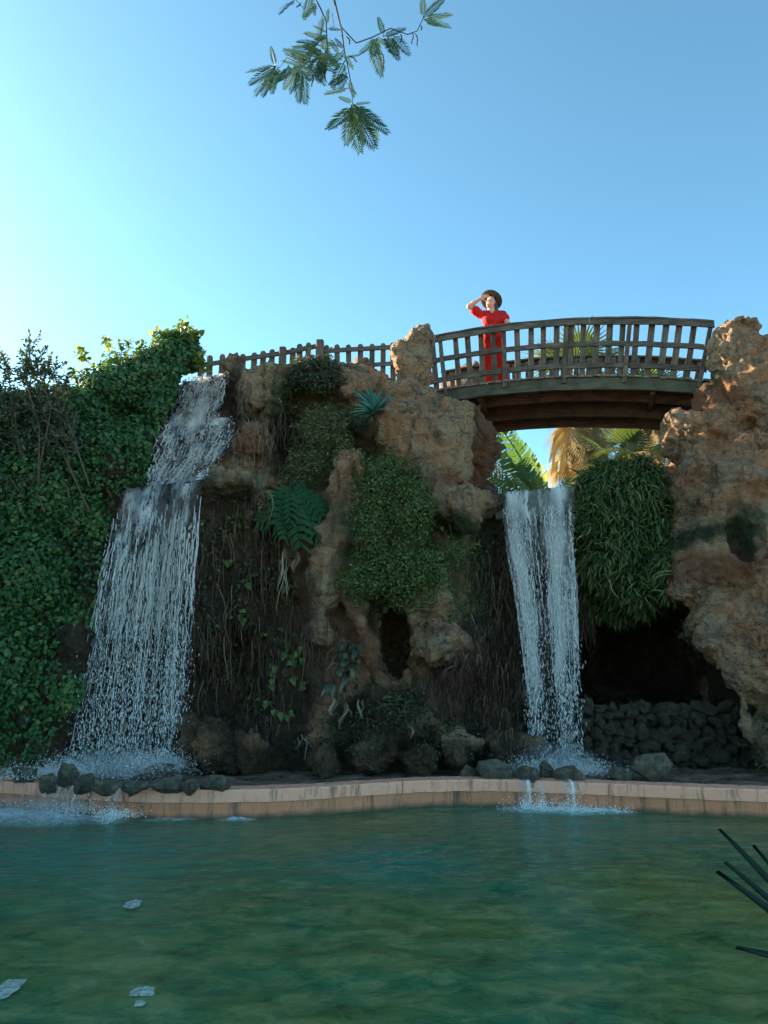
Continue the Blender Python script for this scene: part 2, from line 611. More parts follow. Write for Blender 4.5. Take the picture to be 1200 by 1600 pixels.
F.cap(W(548, 722, 11.9), W(512, 860, 11.75), .17, .27, .1)     # standing buttress
F.cap(W(512, 860, 11.75), W(496, 985, 11.7), .26, .2, .12)
F.cap(W(560, 800, 11.9), W(546, 930, 11.75), .22, .15, .1)
E(F, 608, 830, 12.1, .7, .5, .95, 0, .3)           # mass under the round bush
E(F, 655, 930, 11.9, .5, .4, .45, 0, .25)
F.cap(W(556, 945, 11.6), W(585, 1060, 11.4), .17, .12, .1)     # tube beside the hole
F.cap(W(585, 1060, 11.4), W(600, 1110, 11.3), .13, .2, .1)
E(F, 690, 1015, 11.6, .42, .4, .42, 0, .15)
E(F, 640, 1085, 11.45, .42, .35, .24, 0, .15)
E(F, 617, 1000, 11.55, .25, .75, .60, 0, .1, True) # the hole
E(F, 395, 1175, 11.5, .32, .3, .30, 0, .12)
E(F, 320, 1155, 11.6, .45, .4, .35, 0, .15)
E(F, 505, 1182, 11.3, .25, .3, .25, 0, .1)
E(F, 590, 1165, 11.35, .35, .3, .35, 0, .12)
E(F, 655, 1182, 11.3, .30, .3, .24, 0, .1)
E(F, 715, 1165, 11.4, .42, .35, .36, 0, .12)
E(F, 785, 1170, 11.9, .5, .4, .35, 0, .15)
E(F, 370, 1040, 12.3, .5, .5, .8, 0, .3, True)     # hollow under the root curtain
E(F, 745, 1060, 12.2, .42, .5, .6, 0, .3, True)
E(F, 975, 830, 12.95, .80, .55, 1.25, 0, .3)       # rock that carries the ferns
E(F, 905, 800, 13.1, .3, .4, .6, 0, .2)
E(F, 1075, 800, 13.4, .6, .6, 1.0, 0, .2)
E(F, 1040, 1042, 13.9, 1.3, 2.8, 1.0, 0, .15, True)
E(F, 955, 1045, 13.9, 1.0, 2.8, .95, 0, .15, True)  # the cave
E(F, 915, 1060, 14.0, .9, 2.0, .9, 0, .15, True)
F.rough(crag)
E(F, 617, 1003, 12.4, .26, 1.8, .60, 0, .08, True)
E(F, 840, 700, 14.4, .70, 1.6, .02 + .74, 0, .05, True)         # channel of the stream above the right-hand lip
P, Q = F.polygons()
P = fine_rock(P, Q)
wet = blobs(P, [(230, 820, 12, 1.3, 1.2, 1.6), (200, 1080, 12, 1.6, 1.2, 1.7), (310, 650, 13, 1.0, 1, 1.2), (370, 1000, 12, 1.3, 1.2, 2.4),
                (830, 950, 13, 1.0, 1.4, 3.2), (760, 1080, 12.3, .9, 1, 1.5), (600, 1190, 11.5, 3.5, .9, .35), (430, 1090, 12, .6, .9, 1.2), (455, 700, 13, .35, .9, .8), (617, 1003, 12.5, .26, .9, .6), (950, 1100, 13.5, 2.2, 2.4, 1.5), (990, 1060, 16.0, 2.6, 3.2, 2.0), (990, 1040, 14.5, 2.2, 2.2, 1.5), (600, 1100, 11.4, .9, .6, .5)])  # wet rock by the falls; cave and small-hole blobs paint in shade
moss = blobs(P, [(470, 650, 13, .8, 1, .8), (520, 690, 12.7, .8, 1, .8), (490, 590, 13.4, .8, .7, .4), (340, 770, 12, .8, .8, .3), (700, 860, 12.2, .6, .8, .7),
                 (600, 850, 12, 1.0, .8, 1.4), (980, 850, 12.8, 1.1, .9, 1.6), (760, 850, 12.8, .35, .6, .8), (570, 1130, 11.4, .9, .7, .4), (60, 850, 11.8, 2.2, 2, 4.0), (-200, 850, 11.8, 4.2, 3, 5.0)])
red = blobs(P, [(742, 700, 13.7, .6, 1.2, 1.3), (552, 930, 11.7, .3, .5, .8), (395, 1180, 11.5, .35, .5, .3), (400, 690, 12.4, .4, .5, .3), (590, 1010, 11.6, .35, .5, .5), (690, 760, 12.5, .4, .5, .4)])
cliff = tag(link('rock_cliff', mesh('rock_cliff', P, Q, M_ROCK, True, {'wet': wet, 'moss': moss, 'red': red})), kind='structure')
ROCKS = [(P, Q)]

def rock_attrs(P, wet=(), moss=(), red=()):
    return {'wet': blobs(P, wet), 'moss': blobs(P, moss), 'red': blobs(P, red)}

# ---- the tall rock at the far end of the bridge
T = Field((3.4, 9.6, -.2), (8.6, 15.6, 8.9), .05)
E(T, 1148, 555, 12.6, .50, .55, .58, 0, .15)
E(T, 1150, 512, 12.6, .34, .4, .12, 0, .1)
E(T, 1150, 620, 12.5, .66, .7, .5, 0, .2)
E(T, 1200, 640, 12.5, .7, .9, 1.2, 0, .25)
E(T, 1225, 560, 12.9, .5, .6, .6, 0, .2)
E(T, 1108, 688, 12.3, .82, .7, .30, 32, .12)
E(T, 1175, 760, 12.0, 1.1, .9, .95, 0, .2)
E(T, 1085, 815, 12.7, .50, .6, .85, 0, .15)
E(T, 1120, 790, 11.9, .30, .4, .75, 0, .12)
E(T, 1200, 880, 11.7, 1.35, .9, .9, 0, .2)
E(T, 1105, 895, 11.75, .72, .6, .55, -12, .15)
E(T, 1140, 980, 11.6, .62, .6, .60, -20, .15)
E(T, 1195, 1040, 11.4, .62, .6, .60, -10, .15)
E(T, 1260, 980, 11.4, 1.0, .8, 1.2, 0, .2)
E(T, 1300, 1150, 11.3, 1.15, .8, 1.1, 0, .2)
E(T, 1172, 1130, 11.4, .12, .2, .42, -12, .08)
E(T, 1330, 800, 12.6, 1.5, 1.6, 3.6, 0, .3)
E(T, 1160, 840, 11.15, .16, .35, .42, 0, .12, True)
E(T, 1085, 745, 11.85, .42, .5, .17, 25, .1, True)
E(T, 1220, 1120, 11.0, .28, .5, .3, 0, .12, True)
E(T, 1120, 745, 12.3, .62, .7, .75, 0, .2)
E(T, 1075, 700, 12.6, .42, .6, .26, 30, .15)
E(T, 1100, 860, 12.2, .55, .6, .6, 0, .2)
E(T, 1130, 650, 12.5, .45, .6, .5, 0, .2)
T.rough(lambda p: crag(p) * .45)
P, Q = T.polygons()
P = fine_rock(P, Q)
tower = tag(link('rock_tower', mesh('rock_tower', P, Q, M_ROCK, True, rock_attrs(P,
    [(1060, 1180, 12.2, 1.6, 1.2, .8), (1090, 1060, 12.6, .5, .9, .9)], [(1120, 840, 11.8, .9, .7, .22), (1160, 835, 11.5, .3, .5, .5), (1110, 590, 12.4, .2, .4, .25)],
    [(1110, 620, 12.3, .5, .6, .35), (1150, 890, 11.5, 1.1, .7, .3)]))), 'tall sandy rock mass with pitted face carrying the far end of the bridge', 'rock', kind='thing')
ROCKS.append((P, Q))

# ---- the rock pillar at the near end of the bridge
G = Field((.0, 12.0, 6.2), (1.4, 14.6, 9.2), .04)
E(G, 641, 568, 13.1, .36, .42, .56, 2, .12)
E(G, 626, 552, 13.05, .20, .3, .34, -6, .08)
E(G, 664, 575, 13.1, .20, .3, .40, 4, .08)
E(G, 655, 535, 13.1, .24, .3, .30, 10, .1)
E(G, 632, 625, 13.0, .56, .5, .42, 0, .15)
G.rough(lambda p: crag(p) * .5)
P, Q = G.polygons()
P = fine_rock(P, Q, .8)
pillar = tag(link('rock_pillar', mesh('rock_pillar', P, Q, M_ROCK, True, rock_attrs(P))), 'craggy upright rock standing between picket fence and bridge handrail', 'rock', kind='thing')
ROCKS.append((P, Q))

_o, _v, _f = 0, [], []
for P, Q in ROCKS:
    _v.append(P)
    _f.append(Q + _o)
    _o += len(P)
RV, RF = np.concatenate(_v), np.concatenate(_f)
BVH = BVHTree.FromPolygons(RV.tolist(), RF.tolist())

def hit(px, py, default_y=12.5):
    """first rock surface seen at a pixel: point and normal"""
    d = rayto(px, py)
    loc, nrm, _, _ = BVH.ray_cast(Vector(EYE), Vector(d), 60)
    if loc is None or loc.y > 18.5:
        return W(px, py, default_y), np.array((0, -.8, .6))
    return np.array(loc), np.array(nrm)

# ------------------------------------------------------------------ ground, pool, wall
def plain_mat(name, col, rough=.85, var=.3, scale=8, bump=.3, spec=.2):
    m, t = new_mat(name)
    c = t.coord()
    n = t.noise(c, scale, 6, .6)
    k = t.mix(n, tuple(v * (1 - var) for v in col), tuple(min(1, v * (1 + var)) for v in col))
    t.bsdf(k, rough, t.bump(t.noise(c, scale * 5, 5, .65), bump, .01), spec=spec)
    return m

def wall_y(X):
    """front face of the pool wall"""
    return np.interp(X, WXS, WYS)
_wp = np.array([(-300, 1256), (-150, 1257), (0, 1262), (100, 1272), (200, 1280), (300, 1281), (400, 1280), (500, 1274), (600, 1265), (700, 1259), (800, 1260), (900, 1265), (1000, 1270), (1100, 1275), (1200, 1279), (1320, 1285), (1500, 1296)], float)
_dy = (800 - _wp[:, 1]) / FPX
_tt = -EYE[2] / (math.sin(PITCH) + _dy * math.cos(PITCH))
_wx = (_wp[:, 0] - 600) / FPX * _tt
WXS = np.linspace(-10, 10, 401)
WYS = np.interp(WXS, _wx, _tt * (math.cos(PITCH) - _dy * math.sin(PITCH)))
_kn = np.exp(-(np.arange(-30, 31) / 11.0) ** 2)
WYS = np.convolve(np.pad(WYS, 30, 'edge'), _kn / _kn.sum(), 'valid')
WALL_H = .34

M_COPING, t = new_mat('pink_coping')
c = t.coord()
n = t.noise(c, 3, 6, .65)
k = t.mix(n, (.84, .28, .16), (.92, .43, .28))
k = t.mix(t.ramp(t.noise(t.coord((9, 9, 1.2)), 1.2, 5, .7), [(.52, 0), (.68, .75)]), k, (.13, .075, .05))
k = t.mix(t.ramp(t.noise(c, 22, 5, .7), [(.58, 0), (.75, .5)]), k, (.75, .62, .52))
t.bsdf(k, .8, t.bump(t.noise(c, 30, 5, .7), .5, .012))
M_WALL, t = new_mat('terracotta_render')
c = t.coord()
n = t.noise(c, 2.2, 6, .65)
k = t.mix(n, (.56, .17, .08), (.70, .26, .13))
k = t.mix(t.ramp(t.noise(t.coord((7, 7, .8)), 1.4, 6, .7), [(.5, 0), (.66, .85)]), k, (.11, .065, .045))
k = t.mix(t.ramp(t.noise(c, 17, 5, .7), [(.56, 0), (.72, .5)]), k, (.52, .33, .24))
sep = t.n('ShaderNodeSeparateXYZ')
t.l(t.n('ShaderNodeTexCoord').outputs['Object'], sep.inputs[0])
algae = t.math('ADD', sep.outputs[2], t.math('MULTIPLY', t.noise(c, 5, 4), .1))
k = t.mix(t.ramp(algae, [(.06, .85), (.13, 0)]), k, (.05, .055, .03))
t.bsdf(k, .82, t.bump(t.noise(c, 26, 6, .7), .6, .015))

pool_wall = thing('pool_wall', 'low curved terracotta pool wall with paler pink coping, water stained', 'wall')
def strip_mesh(name, prof, X0, X1, mat, n=160, wob=0.0):
    """extrude a (dy, z) outline along the curved wall"""
    X = np.linspace(X0, X1, n)
    k = len(prof)
    V = np.zeros((n, k, 3))
    for j, (dy, z) in enumerate(prof):
        V[:, j, 0] = X
        V[:, j, 1] = wall_y(X) + dy
        V[:, j, 2] = z
    if wob:
        w = noise(V.reshape(-1, 3), 3.1) * wob
        V[..., 1] += w.reshape(n, k)
        V[..., 2] += (noise(V.reshape(-1, 3), 4.7, 9) * wob).reshape(n, k)
    i, j = np.meshgrid(np.arange(n - 1), np.arange(k), indexing='ij')
    j2 = (j + 1) % k
    Fq = np.stack([i * k + j, i * k + j2, (i + 1) * k + j2, (i + 1) * k + j], -1).reshape(-1, 4)
    caps = [np.arange(k)[::-1][None], ((n - 1) * k + np.arange(k))[None]]
    return mesh(name, V.reshape(-1, 3), [Fq] + caps, mat, False)
link('wall_face', strip_mesh('wall_face', [(0, -.9), (0, .195), (.3, .195), (.3, -.9)], -9, 9, M_WALL, 700, .008), pool_wall)
seams = [-9, .25, 2.98, 9]
for a, b in zip(seams[:-1], seams[1:]):
    link('coping', strip_mesh('coping', [(-.025, .20), (-.03, .33), (-.015, .35), (.29, .355), (.30, .20)], a + .004, b - .004, M_COPING, 240, .010), pool_wall)

M_BASIN, t = new_mat('wet_basin_concrete')
c = t.coord()
n = t.noise(c, 2.6, 7, .65, .5)
k = t.mix(t.ramp(n, [(.35, 0), (.65, 1)]), (.07, .048, .034), (.34, .20, .135))
k = t.mix(t.ramp(t.noise(c, 9, 6, .7), [(.5, 0), (.7, .8)]), k, (.03, .032, .022))
t.bsdf(k, t.ramp(n, [(.3, .12), (.7, .55)]), t.bump(t.noise(c, 14, 6, .7), .5, .02), spec=.5)
nx, ny = 180, 44
Xg = np.linspace(-9, 9, nx)
V = np.zeros((nx, ny, 3))
V[..., 0] = Xg[:, None]
V[..., 1] = wall_y(Xg)[:, None] + .30 + np.linspace(0, 1, ny)[None] * (14.0 - wall_y(Xg)[:, None])
V[..., 2] = .33
V[..., 2] += (noise(V.reshape(-1, 3), 2.4) * .05 + noise(V.reshape(-1, 3), 7) * .018).reshape(nx, ny)
V[:, 0, 2] = .335
def grid_faces(nx, ny):
    i, j = np.meshgrid(np.arange(nx - 1), np.arange(ny - 1), indexing='ij')
    return np.stack([i * ny + j, (i + 1) * ny + j, (i + 1) * ny + j + 1, i * ny + j + 1], -1).reshape(-1, 4)
basin = tag(link('basin_floor', mesh('basin_floor', V.reshape(-1, 3), grid_faces(nx, ny), M_BASIN)), kind='structure')

# ground sheet far below and round everything, plateau behind the cliff, bank at the viewer's feet, widened for bounce light
M_EARTH = plain_mat('dry_earth', (.20, .15, .10), .95, .4, 1.5, .5)
s_ = 1500
tag(link('ground', mesh('ground', [(-s_, -s_, -1.4), (s_, -s_, -1.4), (s_, s_, -1.4), (-s_, s_, -1.4)], np.array([[0, 1, 2, 3]]), M_EARTH)), kind='structure')
mb = MB()
gx, gy = np.meshgrid(np.linspace(-40, 40, 60), np.linspace(16.2, 70, 50), indexing='ij')
gz = 4.7 + noise(np.stack([gx, gy, 0 * gx], -1).reshape(-1, 3), .25).reshape(gx.shape) * .4
edge = np.clip(np.minimum.reduce([gx + 40, 40 - gx, 70 - gy]) / 8, 0, 1)
gz = -1.5 + (gz + 1.5) * edge
V = np.stack([gx, gy, gz], -1).reshape(-1, 3)
tag(link('terrain', mesh('terrain', V, grid_faces(60, 50), M_EARTH)), kind='structure')
gx, gy = np.meshgrid(np.linspace(-26, -9.2, 40), np.linspace(4.5, 20, 36), indexing='ij')
rise = np.clip((gx + 26) / 4, 0, 1) * np.clip((-9.2 - gx) / 1.2, 0, 1) * np.clip((gy - 4.5) / 2.0, 0, 1) * np.clip((20 - gy) / 2, 0, 1)
gz = -1.45 + rise * (8.6 + noise(np.stack([gx, gy, 0 * gx], -1).reshape(-1, 3), .5).reshape(gx.shape) * 1.2)
tag(link('added_shade_hill', mesh('added_shade_hill', np.stack([gx, gy, gz], -1).reshape(-1, 3), grid_faces(40, 36), M_EARTH)), kind='structure')  # unseen mound, added and sized to keep the sun off the pool
M_BED = plain_mat('stream_bed', (.10, .085, .06), .4, .4, 4, .5, .5)
mb = MB()
mb.box((2.85, 15.9, 4.5), (1.6, 5.0, .5))
tag(mb.build('stream_bed', M_BED), kind='structure')

M_BOUNCE_BANK = plain_mat('bounce_paving', (.52, .44, .35), .9, .15, 3, .3)  # unseen paving, made pale and wide to bounce sun onto the cliff
mb = MB()
mb.box((0, -38.9, -.45), (90, 80, 1.2), bev=.04)
tag(mb.build('bounce_bank', M_BOUNCE_BANK), kind='structure')
# pool floor and water
M_POOL, t = new_mat('algae_pool_floor')
c = t.coord()
n = t.noise(c, .9, 6, .6, .8)
k = t.mix(t.ramp(n, [(.35, 0), (.65, 1)]), (.10, .12, .04), (.36, .34, .15))
k = t.mix(t.ramp(t.noise(c, 4, 6, .7), [(.45, 0), (.65, .8)]), k, (.05, .075, .03))
t.bsdf(k, .9)
tag(link('pool_floor', mesh('pool_floor', [(-14, -3, -.85), (14, -3, -.85), (14, 11, -.85), (-14, 11, -.85)], np.array([[0, 1, 2, 3]]), M_POOL)), kind='structure')

def pool_pt(px, py):
    d = rayto(px, py)
    return EYE + d * (-EYE[2] / d[2])
FOAM = [(90, 1272, .75, .22), (20, 1272, .5, .2), (180, 1275, .3, .14), (270, 1278, .35, .07), (370, 1280, .22, .06), (850, 1264, .55, .10), (905, 1267, .5, .08), (955, 1268, .35, .05)]
nx, ny = 300, 240
Xg = np.linspace(-9, 9, nx)
V = np.zeros((nx, ny, 3))
V[..., 0] = Xg[:, None]
tpar = np.linspace(0, 1, ny) ** .75
V[..., 1] = .9 + tpar[None] * (wall_y(Xg)[:, None] + .1 - .9)
Pw = V.reshape(-1, 3)
foam = np.zeros(len(Pw))
for px_, py_, rx_, ry_ in FOAM:
    c0 = pool_pt(px_, py_)
    d = np.sqrt(((Pw[:, 0] - c0[0]) / rx_) ** 2 + ((Pw[:, 1] - c0[1]) / (ry_ * 3.2)) ** 2)
    foam = np.maximum(foam, np.clip(1.3 - d, 0, 1))
churn = np.zeros(len(Pw))
for px_, py_, r_ in ((150, 1315, 1.5), (860, 1275, 1.2), (0, 1290, 1.3), (610, 1345, .7)):
    c0 = pool_pt(px_, py_)
    churn = np.maximum(churn, np.exp(-((Pw - c0)[:, :2] ** 2).sum(1) / (2 * r_ ** 2)))
wv = noise(Pw, (1.1, 2.1, 1)) * .022 + noise(Pw, (2.7, 5.2, 1), 3) * .013
wv += noise(Pw, (6.5, 11, 1), 7) * .0045 * (1 + 2.2 * churn) + noise(Pw, (15, 22, 1), 5) * .003 * churn + foam * (.02 + noise(Pw, 9, 2) * .03)
Pw[:, 2] = wv
M_WATER, t = new_mat('murky_green_water')
c = t.coord()
tone = t.noise(t.coord((1, .8, 1)), .6, 6, .65, .4)
blotch = t.noise(t.coord((1, 1.5, 1)), 2.9, 8, .72, .5)
murk = t.mix(t.ramp(tone, [(.40, 0), (.62, 1)]), (.026, .160, .072), (.150, .195, .052))
murk = t.mix(t.ramp(blotch, [(.48, 0), (.70, .75)]), murk, (.36, .35, .14))
murk = t.mix(t.ramp(blotch, [(.30, .8), (.46, 0)]), murk, (.008, .034, .018))
murk = t.mix(t.math('MULTIPLY', t.attr('churn'), .85), murk, (.035, .24, .165))
fo = t.math('MULTIPLY', t.attr('foam'), t.ramp(t.noise(c, 13, 6, .75), [(.36, 0), (.58, 1)]), True)
rip = t.math('ADD', t.noise(t.coord((3.5, 8, 1)), 1.0, 5, .6, .6), t.math('MULTIPLY', t.noise(t.coord((13, 26, 1)), 1.0, 4, .6, .4), .35))
nb = t.bump(rip, .30, .05)
dif = t.n('ShaderNodeBsdfDiffuse')
t.l(murk, dif.inputs['Color'])
tr = t.n('ShaderNodeBsdfTransparent')
tr.inputs['Color'].default_value = (.30, .50, .30, 1)
body = t.mixsh(.22, dif.outputs[0], tr.outputs[0])
gl = t.n('ShaderNodeBsdfGlossy')
gl.inputs['Roughness'].default_value = .06
t.l(nb, gl.inputs['Normal'])
fr = t.n('ShaderNodeFresnel')
fr.inputs['IOR'].default_value = 1.33
t.l(nb, fr.inputs['Normal'])
wat = t.mixsh(fr.outputs[0], body, gl.outputs[0])
fd = t.n('ShaderNodeBsdfDiffuse')
fd.inputs['Color'].default_value = (.78, .84, .86, 1)
t.out(t.mixsh(fo, wat, fd.outputs[0]))
tag(link('pool_water', mesh('pool_water', Pw, grid_faces(nx, ny), M_WATER, True, {'foam': foam, 'churn': churn})), kind='structure')
# ------------------------------------------------------------------ wooden bridge
def wood_mat(name, axis, dark, light, moss=0.0):
    m, t = new_mat(name)
    sc = {'x': (1.1, 14, 14), 'y': (14, 1.1, 14), 'z': (14, 14, 1.1)}[axis]
    oi = t.n('ShaderNodeObjectInfo')
    tc = t.n('ShaderNodeTexCoord')
    ad = t.n('ShaderNodeVectorMath', operation='ADD')
    t.l(tc.outputs['Object'], ad.inputs[0])
    cmb = t.n('ShaderNodeCombineXYZ')
    for k in range(3):
        t.l(t.math('MULTIPLY', oi.outputs['Random'], 37.0), cmb.inputs[k])
    t.l(cmb.outputs[0], ad.inputs[1])
    mp = t.n('ShaderNodeMapping')
    mp.inputs['Scale'].default_value = sc
    t.l(ad.outputs[0], mp.inputs[0])
    g = t.noise(mp.outputs[0], 2.2, 7, .68, .3)
    blot = t.noise(ad.outputs[0], 3.0, 5, .6)
    k = t.mix(t.ramp(g, [(.33, 0), (.62, 1)]), dark, light)
    k = t.mix(t.ramp(blot, [(.45, 0), (.65, .6)]), k, tuple(v * .45 for v in dark))
    k = t.mix(t.math('MULTIPLY', oi.outputs['Random'], .35), k, tuple(v * .6 for v in dark))
    if moss:
        k = t.mix(t.ramp(t.noise(ad.outputs[0], 4, 6, .7), [(.42, 0), (.62, moss)]), k, (.06, .085, .045))
    t.bsdf(k, .85, t.bump(g, .6, .012), spec=.25)
    return m
M_WX = wood_mat('weathered_wood_along', 'x', (.05, .036, .025), (.17, .13, .092))
M_WY = wood_mat('weathered_wood_across', 'y', (.10, .07, .045), (.27, .21, .15))
M_WZ = wood_mat('weathered_wood_upright', 'z', (.06, .042, .028), (.20, .145, .098))
M_BEAM = wood_mat('dark_beam_wood', 'x', (.045, .028, .018), (.14, .078, .045))
M_FASCIA = wood_mat('mossy_fascia_wood', 'x', (.055, .042, .028), (.14, .115, .075), .5)
M_NAIL = plain_mat('rusty_iron', (.08, .05, .04), .6, .3, 30, .3)

BA, BB = W(676, 611, 14.35), W(1104, 594, 12.9)
bl = math.hypot(BB[0] - BA[0], BB[1] - BA[1])
byaw = math.atan2(BB[1] - BA[1], BB[0] - BA[0])
mid_z = W(893, 588, (BA[1] + BB[1]) / 2)[2] - (BA[2] + BB[2]) / 2
bridge = thing('wooden_bridge', 'arched wooden footbridge with plank deck and picket railings, spanning the gap between two rocks', 'bridge', BA, rot=(0, 0, byaw))
BM = np.array([[math.cos(byaw), -math.sin(byaw), 0], [math.sin(byaw), math.cos(byaw), 0], [0, 0, 1]])
BW = 1.82
def dz(x):
    s = np.asarray(x) / bl
    return (BB[2] - BA[2]) * s + mid_z * 4 * s * (1 - s)
def slope(x):
    return math.atan((dz(x + .05) - dz(x - .05)) / .1)
def bx_of(px, py=560):
    """distance along the near face of the bridge of what is seen at column px"""
    d = rayto(px, py)
    u = np.array([math.cos(byaw), math.sin(byaw)])
    A = np.array([[d[0], -u[0]], [d[1], -u[1]]])
    k = np.linalg.solve(A, BA[:2] - EYE[:2])
    return k[1]
def bw(x, y, z):
    return BA + BM @ np.array((x, y, z))

def arc_beam(name, x0, x1, y, wdt, z0, z1, mat, n=22, rough=.004):
    X = np.linspace(x0, x1, n)
    V = np.zeros((n, 4, 3))
    for j, (dy, z) in enumerate(((-wdt / 2, z0), (wdt / 2, z0), (wdt / 2, z1), (-wdt / 2, z1))):
        V[:, j, 0], V[:, j, 1], V[:, j, 2] = X, y + dy, dz(X) + z
    V[:, :, 1:] += (np.random.default_rng(int(1000 * abs(y + z0)) + 7).normal(size=(n, 1, 2)) * rough)
    i, j = np.meshgrid(np.arange(n - 1), np.arange(4), indexing='ij')
    Fq = np.stack([i * 4 + j, (i + 1) * 4 + j, (i + 1) * 4 + (j + 1) % 4, i * 4 + (j + 1) % 4], -1).reshape(-1, 4)
    return link(name, mesh(name, V.reshape(-1, 3), [Fq, np.array([[0, 1, 2, 3]]), np.array([[3, 2, 1, 0]]) + (n - 1) * 4], mat, False), bridge)

pl = []
for k in range(4):
    b = MB()
    b.box((0, 0, 0), (.131 - .004 * k, BW + .10 + .012 * k, .042), bev=.006)
    pl.append(b.mesh('plank', M_WY))
x = -.42
while x < bl + .25:
    o = link('plank', pl[rnd.randrange(4)], bridge, (x, BW / 2 + rnd.uniform(-.015, .015), dz(x) - .021 + rnd.uniform(-.004, .004)))
    o.rotation_euler = (rnd.uniform(-.004, .004), -slope(x), rnd.uniform(-.008, .008))
    x += .1475
for y, dep, m in ((.035, .235, M_FASCIA), (.62, .25, M_BEAM), (1.24, .37, M_BEAM), (BW - .035, .42, M_BEAM)):
    arc_beam('stringer', -.35, bl + .2, y, .075, -.045 - dep, -.045, m)
arc_beam('cross_tie', .9, .98, .9, 1.5, -.30, -.20, M_BEAM, 3)
arc_beam('cross_tie', bl - .98, bl - .9, .9, 1.5, -.30, -.20, M_BEAM, 3)

RH = 1.15
post_px = (695, 788, 880, 974, 1091)
pick_px = (681, 716, 734, 753, 772, 808, 828, 847, 867, 888, 907.5, 927, 947, 966, 987, 1008, 1029, 1049, 1070)
post_x = [bx_of(p) for p in post_px]
pick_x = [bx_of(p) for p in pick_px]
pm = MB(); pm.lathe([(0, -.012), (.014, -.012), (.014, .006), (0, .010)], 8); bolt_mesh = pm.mesh('bolt', M_NAIL)
pm = MB(); pm.box((0, 0, RH / 2 - .10), (.082, .075, RH + .12), bev=.008); post_near = pm.mesh('post', M_WZ)
pm = MB(); pm.box((0, 0, RH / 2 - .02), (.082, .075, RH - .04), bev=.008); post_far = pm.mesh('post', M_WZ)
km = [MB() for _ in range(3)]
pickm = []
for k, b in enumerate(km):
    b.box((0, 0, (RH - .035) / 2), (.108 + .006 * k, .026, RH - .035 - .006 * k), bev=.004)
    pickm.append(b.mesh('picket', M_WZ))
for side, yy, sg in ((0, -.01, 1), (1, BW + .01, -1)):
    for x in post_x:
        o = link('post', post_near if side == 0 else post_far, bridge, (x, yy, dz(x)))
        o.rotation_euler = (0, -slope(x) * 1.15 + rnd.uniform(-.01, .01), 0)
        for zz in (.21, .67):
            link('bolt', bolt_mesh, o, (0, -sg * .045, zz)).rotation_euler = (R(90 * sg), 0, 0)
    for x in pick_x:
        xx = x + (0 if side == 0 else rnd.uniform(-.02, .02) + .06)
        o = link('picket', pickm[rnd.randrange(3)], bridge, (xx, yy + sg * .062, dz(xx)))
        o.rotation_euler = (rnd.uniform(-.006, .006), -slope(xx) + rnd.uniform(-.012, .012), rnd.uniform(-.03, .03))
    xa, xb = -.18, bl + .02
    cuts = [xa] + [post_x[1]] + [post_x[3]] + [xb]
    for a, b in zip(cuts[:-1], cuts[1:]):
        for z0, z1, wd, off in ((.165, .270, .04, .03), (.62, .72, .04, .03)):
            arc_beam('rail', a + .003, b - .003, yy + sg * off, wd, z0, z1, M_WX, 12)
    cuts = [xa, bx_of(925), xb + .2]
    for a, b in zip(cuts[:-1], cuts[1:]):
        arc_beam('top_rail', a + .003, b - .003, yy - sg * .058, .034, RH - .115, RH - .004, M_WX, 14)
        arc_beam('handrail_cap', a + .002, b - .002, yy, .17, RH, RH + .036, M_WX, 14)

# ------------------------------------------------------------------ picket fence on the crest
fence = thing('picket_fence', 'low weathered picket fence with rounded tops along the crest of the cliff', 'fence', W(470, 600, 14.6))
FO = np.array(fence.location)
def rounded_picket(w, h, th):
    n = 7
    P = [(-w / 2, 0), (w / 2, 0)] + [(w / 2 * math.cos(a), h - w / 2 + w / 2 * math.sin(a)) for a in np.linspace(0, math.pi, n)]
    k = len(P)
    V = [(x, -th / 2, z) for x, z in P] + [(x, th / 2, z) for x, z in P]
    Fc = [tuple(range(k)), tuple(range(2 * k - 1, k - 1, -1))] + [(i, i + k, (i + 1) % k + k, (i + 1) % k) for i in range(k)]
    b = MB(); b.add(V, Fc)
    return b
pk = []
for k in range(3):
    pk.append(rounded_picket(.112 + .006 * k, .98, .03).mesh('picket', M_WZ))
FY = 14.7
for px_, py_ in ((313, 558), (329, 554), (346, 552), (363, 555), (379, 552), (396, 550), (411, 547), (424, 545), (457, 542), (468, 536), (481, 534), (511, 538), (528, 537.5), (546, 537), (563.5, 537), (581, 536), (598, 535), (614, 534)):
    p = W(px_, py_, FY) - FO
    o = link('picket', pk[rnd.randrange(3)], fence, (p[0], p[1] + .03, p[2] - .98))
    o.rotation_euler = (rnd.uniform(-.02, .02), rnd.uniform(-.03, .03), rnd.uniform(-.1, .1))
def straight(name, a, b, sz, mat, parent, org, bev=.005):
    a, b = np.asarray(a), np.asarray(b)
    d = b - a
    ln = np.linalg.norm(d)
    mb = MB(); mb.box((0, 0, 0), (ln, sz[0], sz[1]), bev=bev)
    o = mb.build(name, mat, parent)
    o.location = Vector((a + b) / 2 - org)
    o.rotation_euler = Vector(d).to_track_quat('X', 'Z').to_euler()
    return o
for a, b in (((305, 572), (437, 552.5)), ((447, 551), (494, 541)), ((505, 548.5), (560, 545.5)), ((561, 545.5), (640, 541))):
    straight('rail', W(*a, FY - .03), W(*b, FY - .03), (.035, .10), M_WX, fence, FO)
for a, b in (((505, 575), (560, 571.5)), ((561, 571.5), (640, 566)), ((305, 598), (437, 580))):
    straight('rail', W(*a, FY - .03), W(*b, FY - .03), (.035, .09), M_WX, fence, FO)
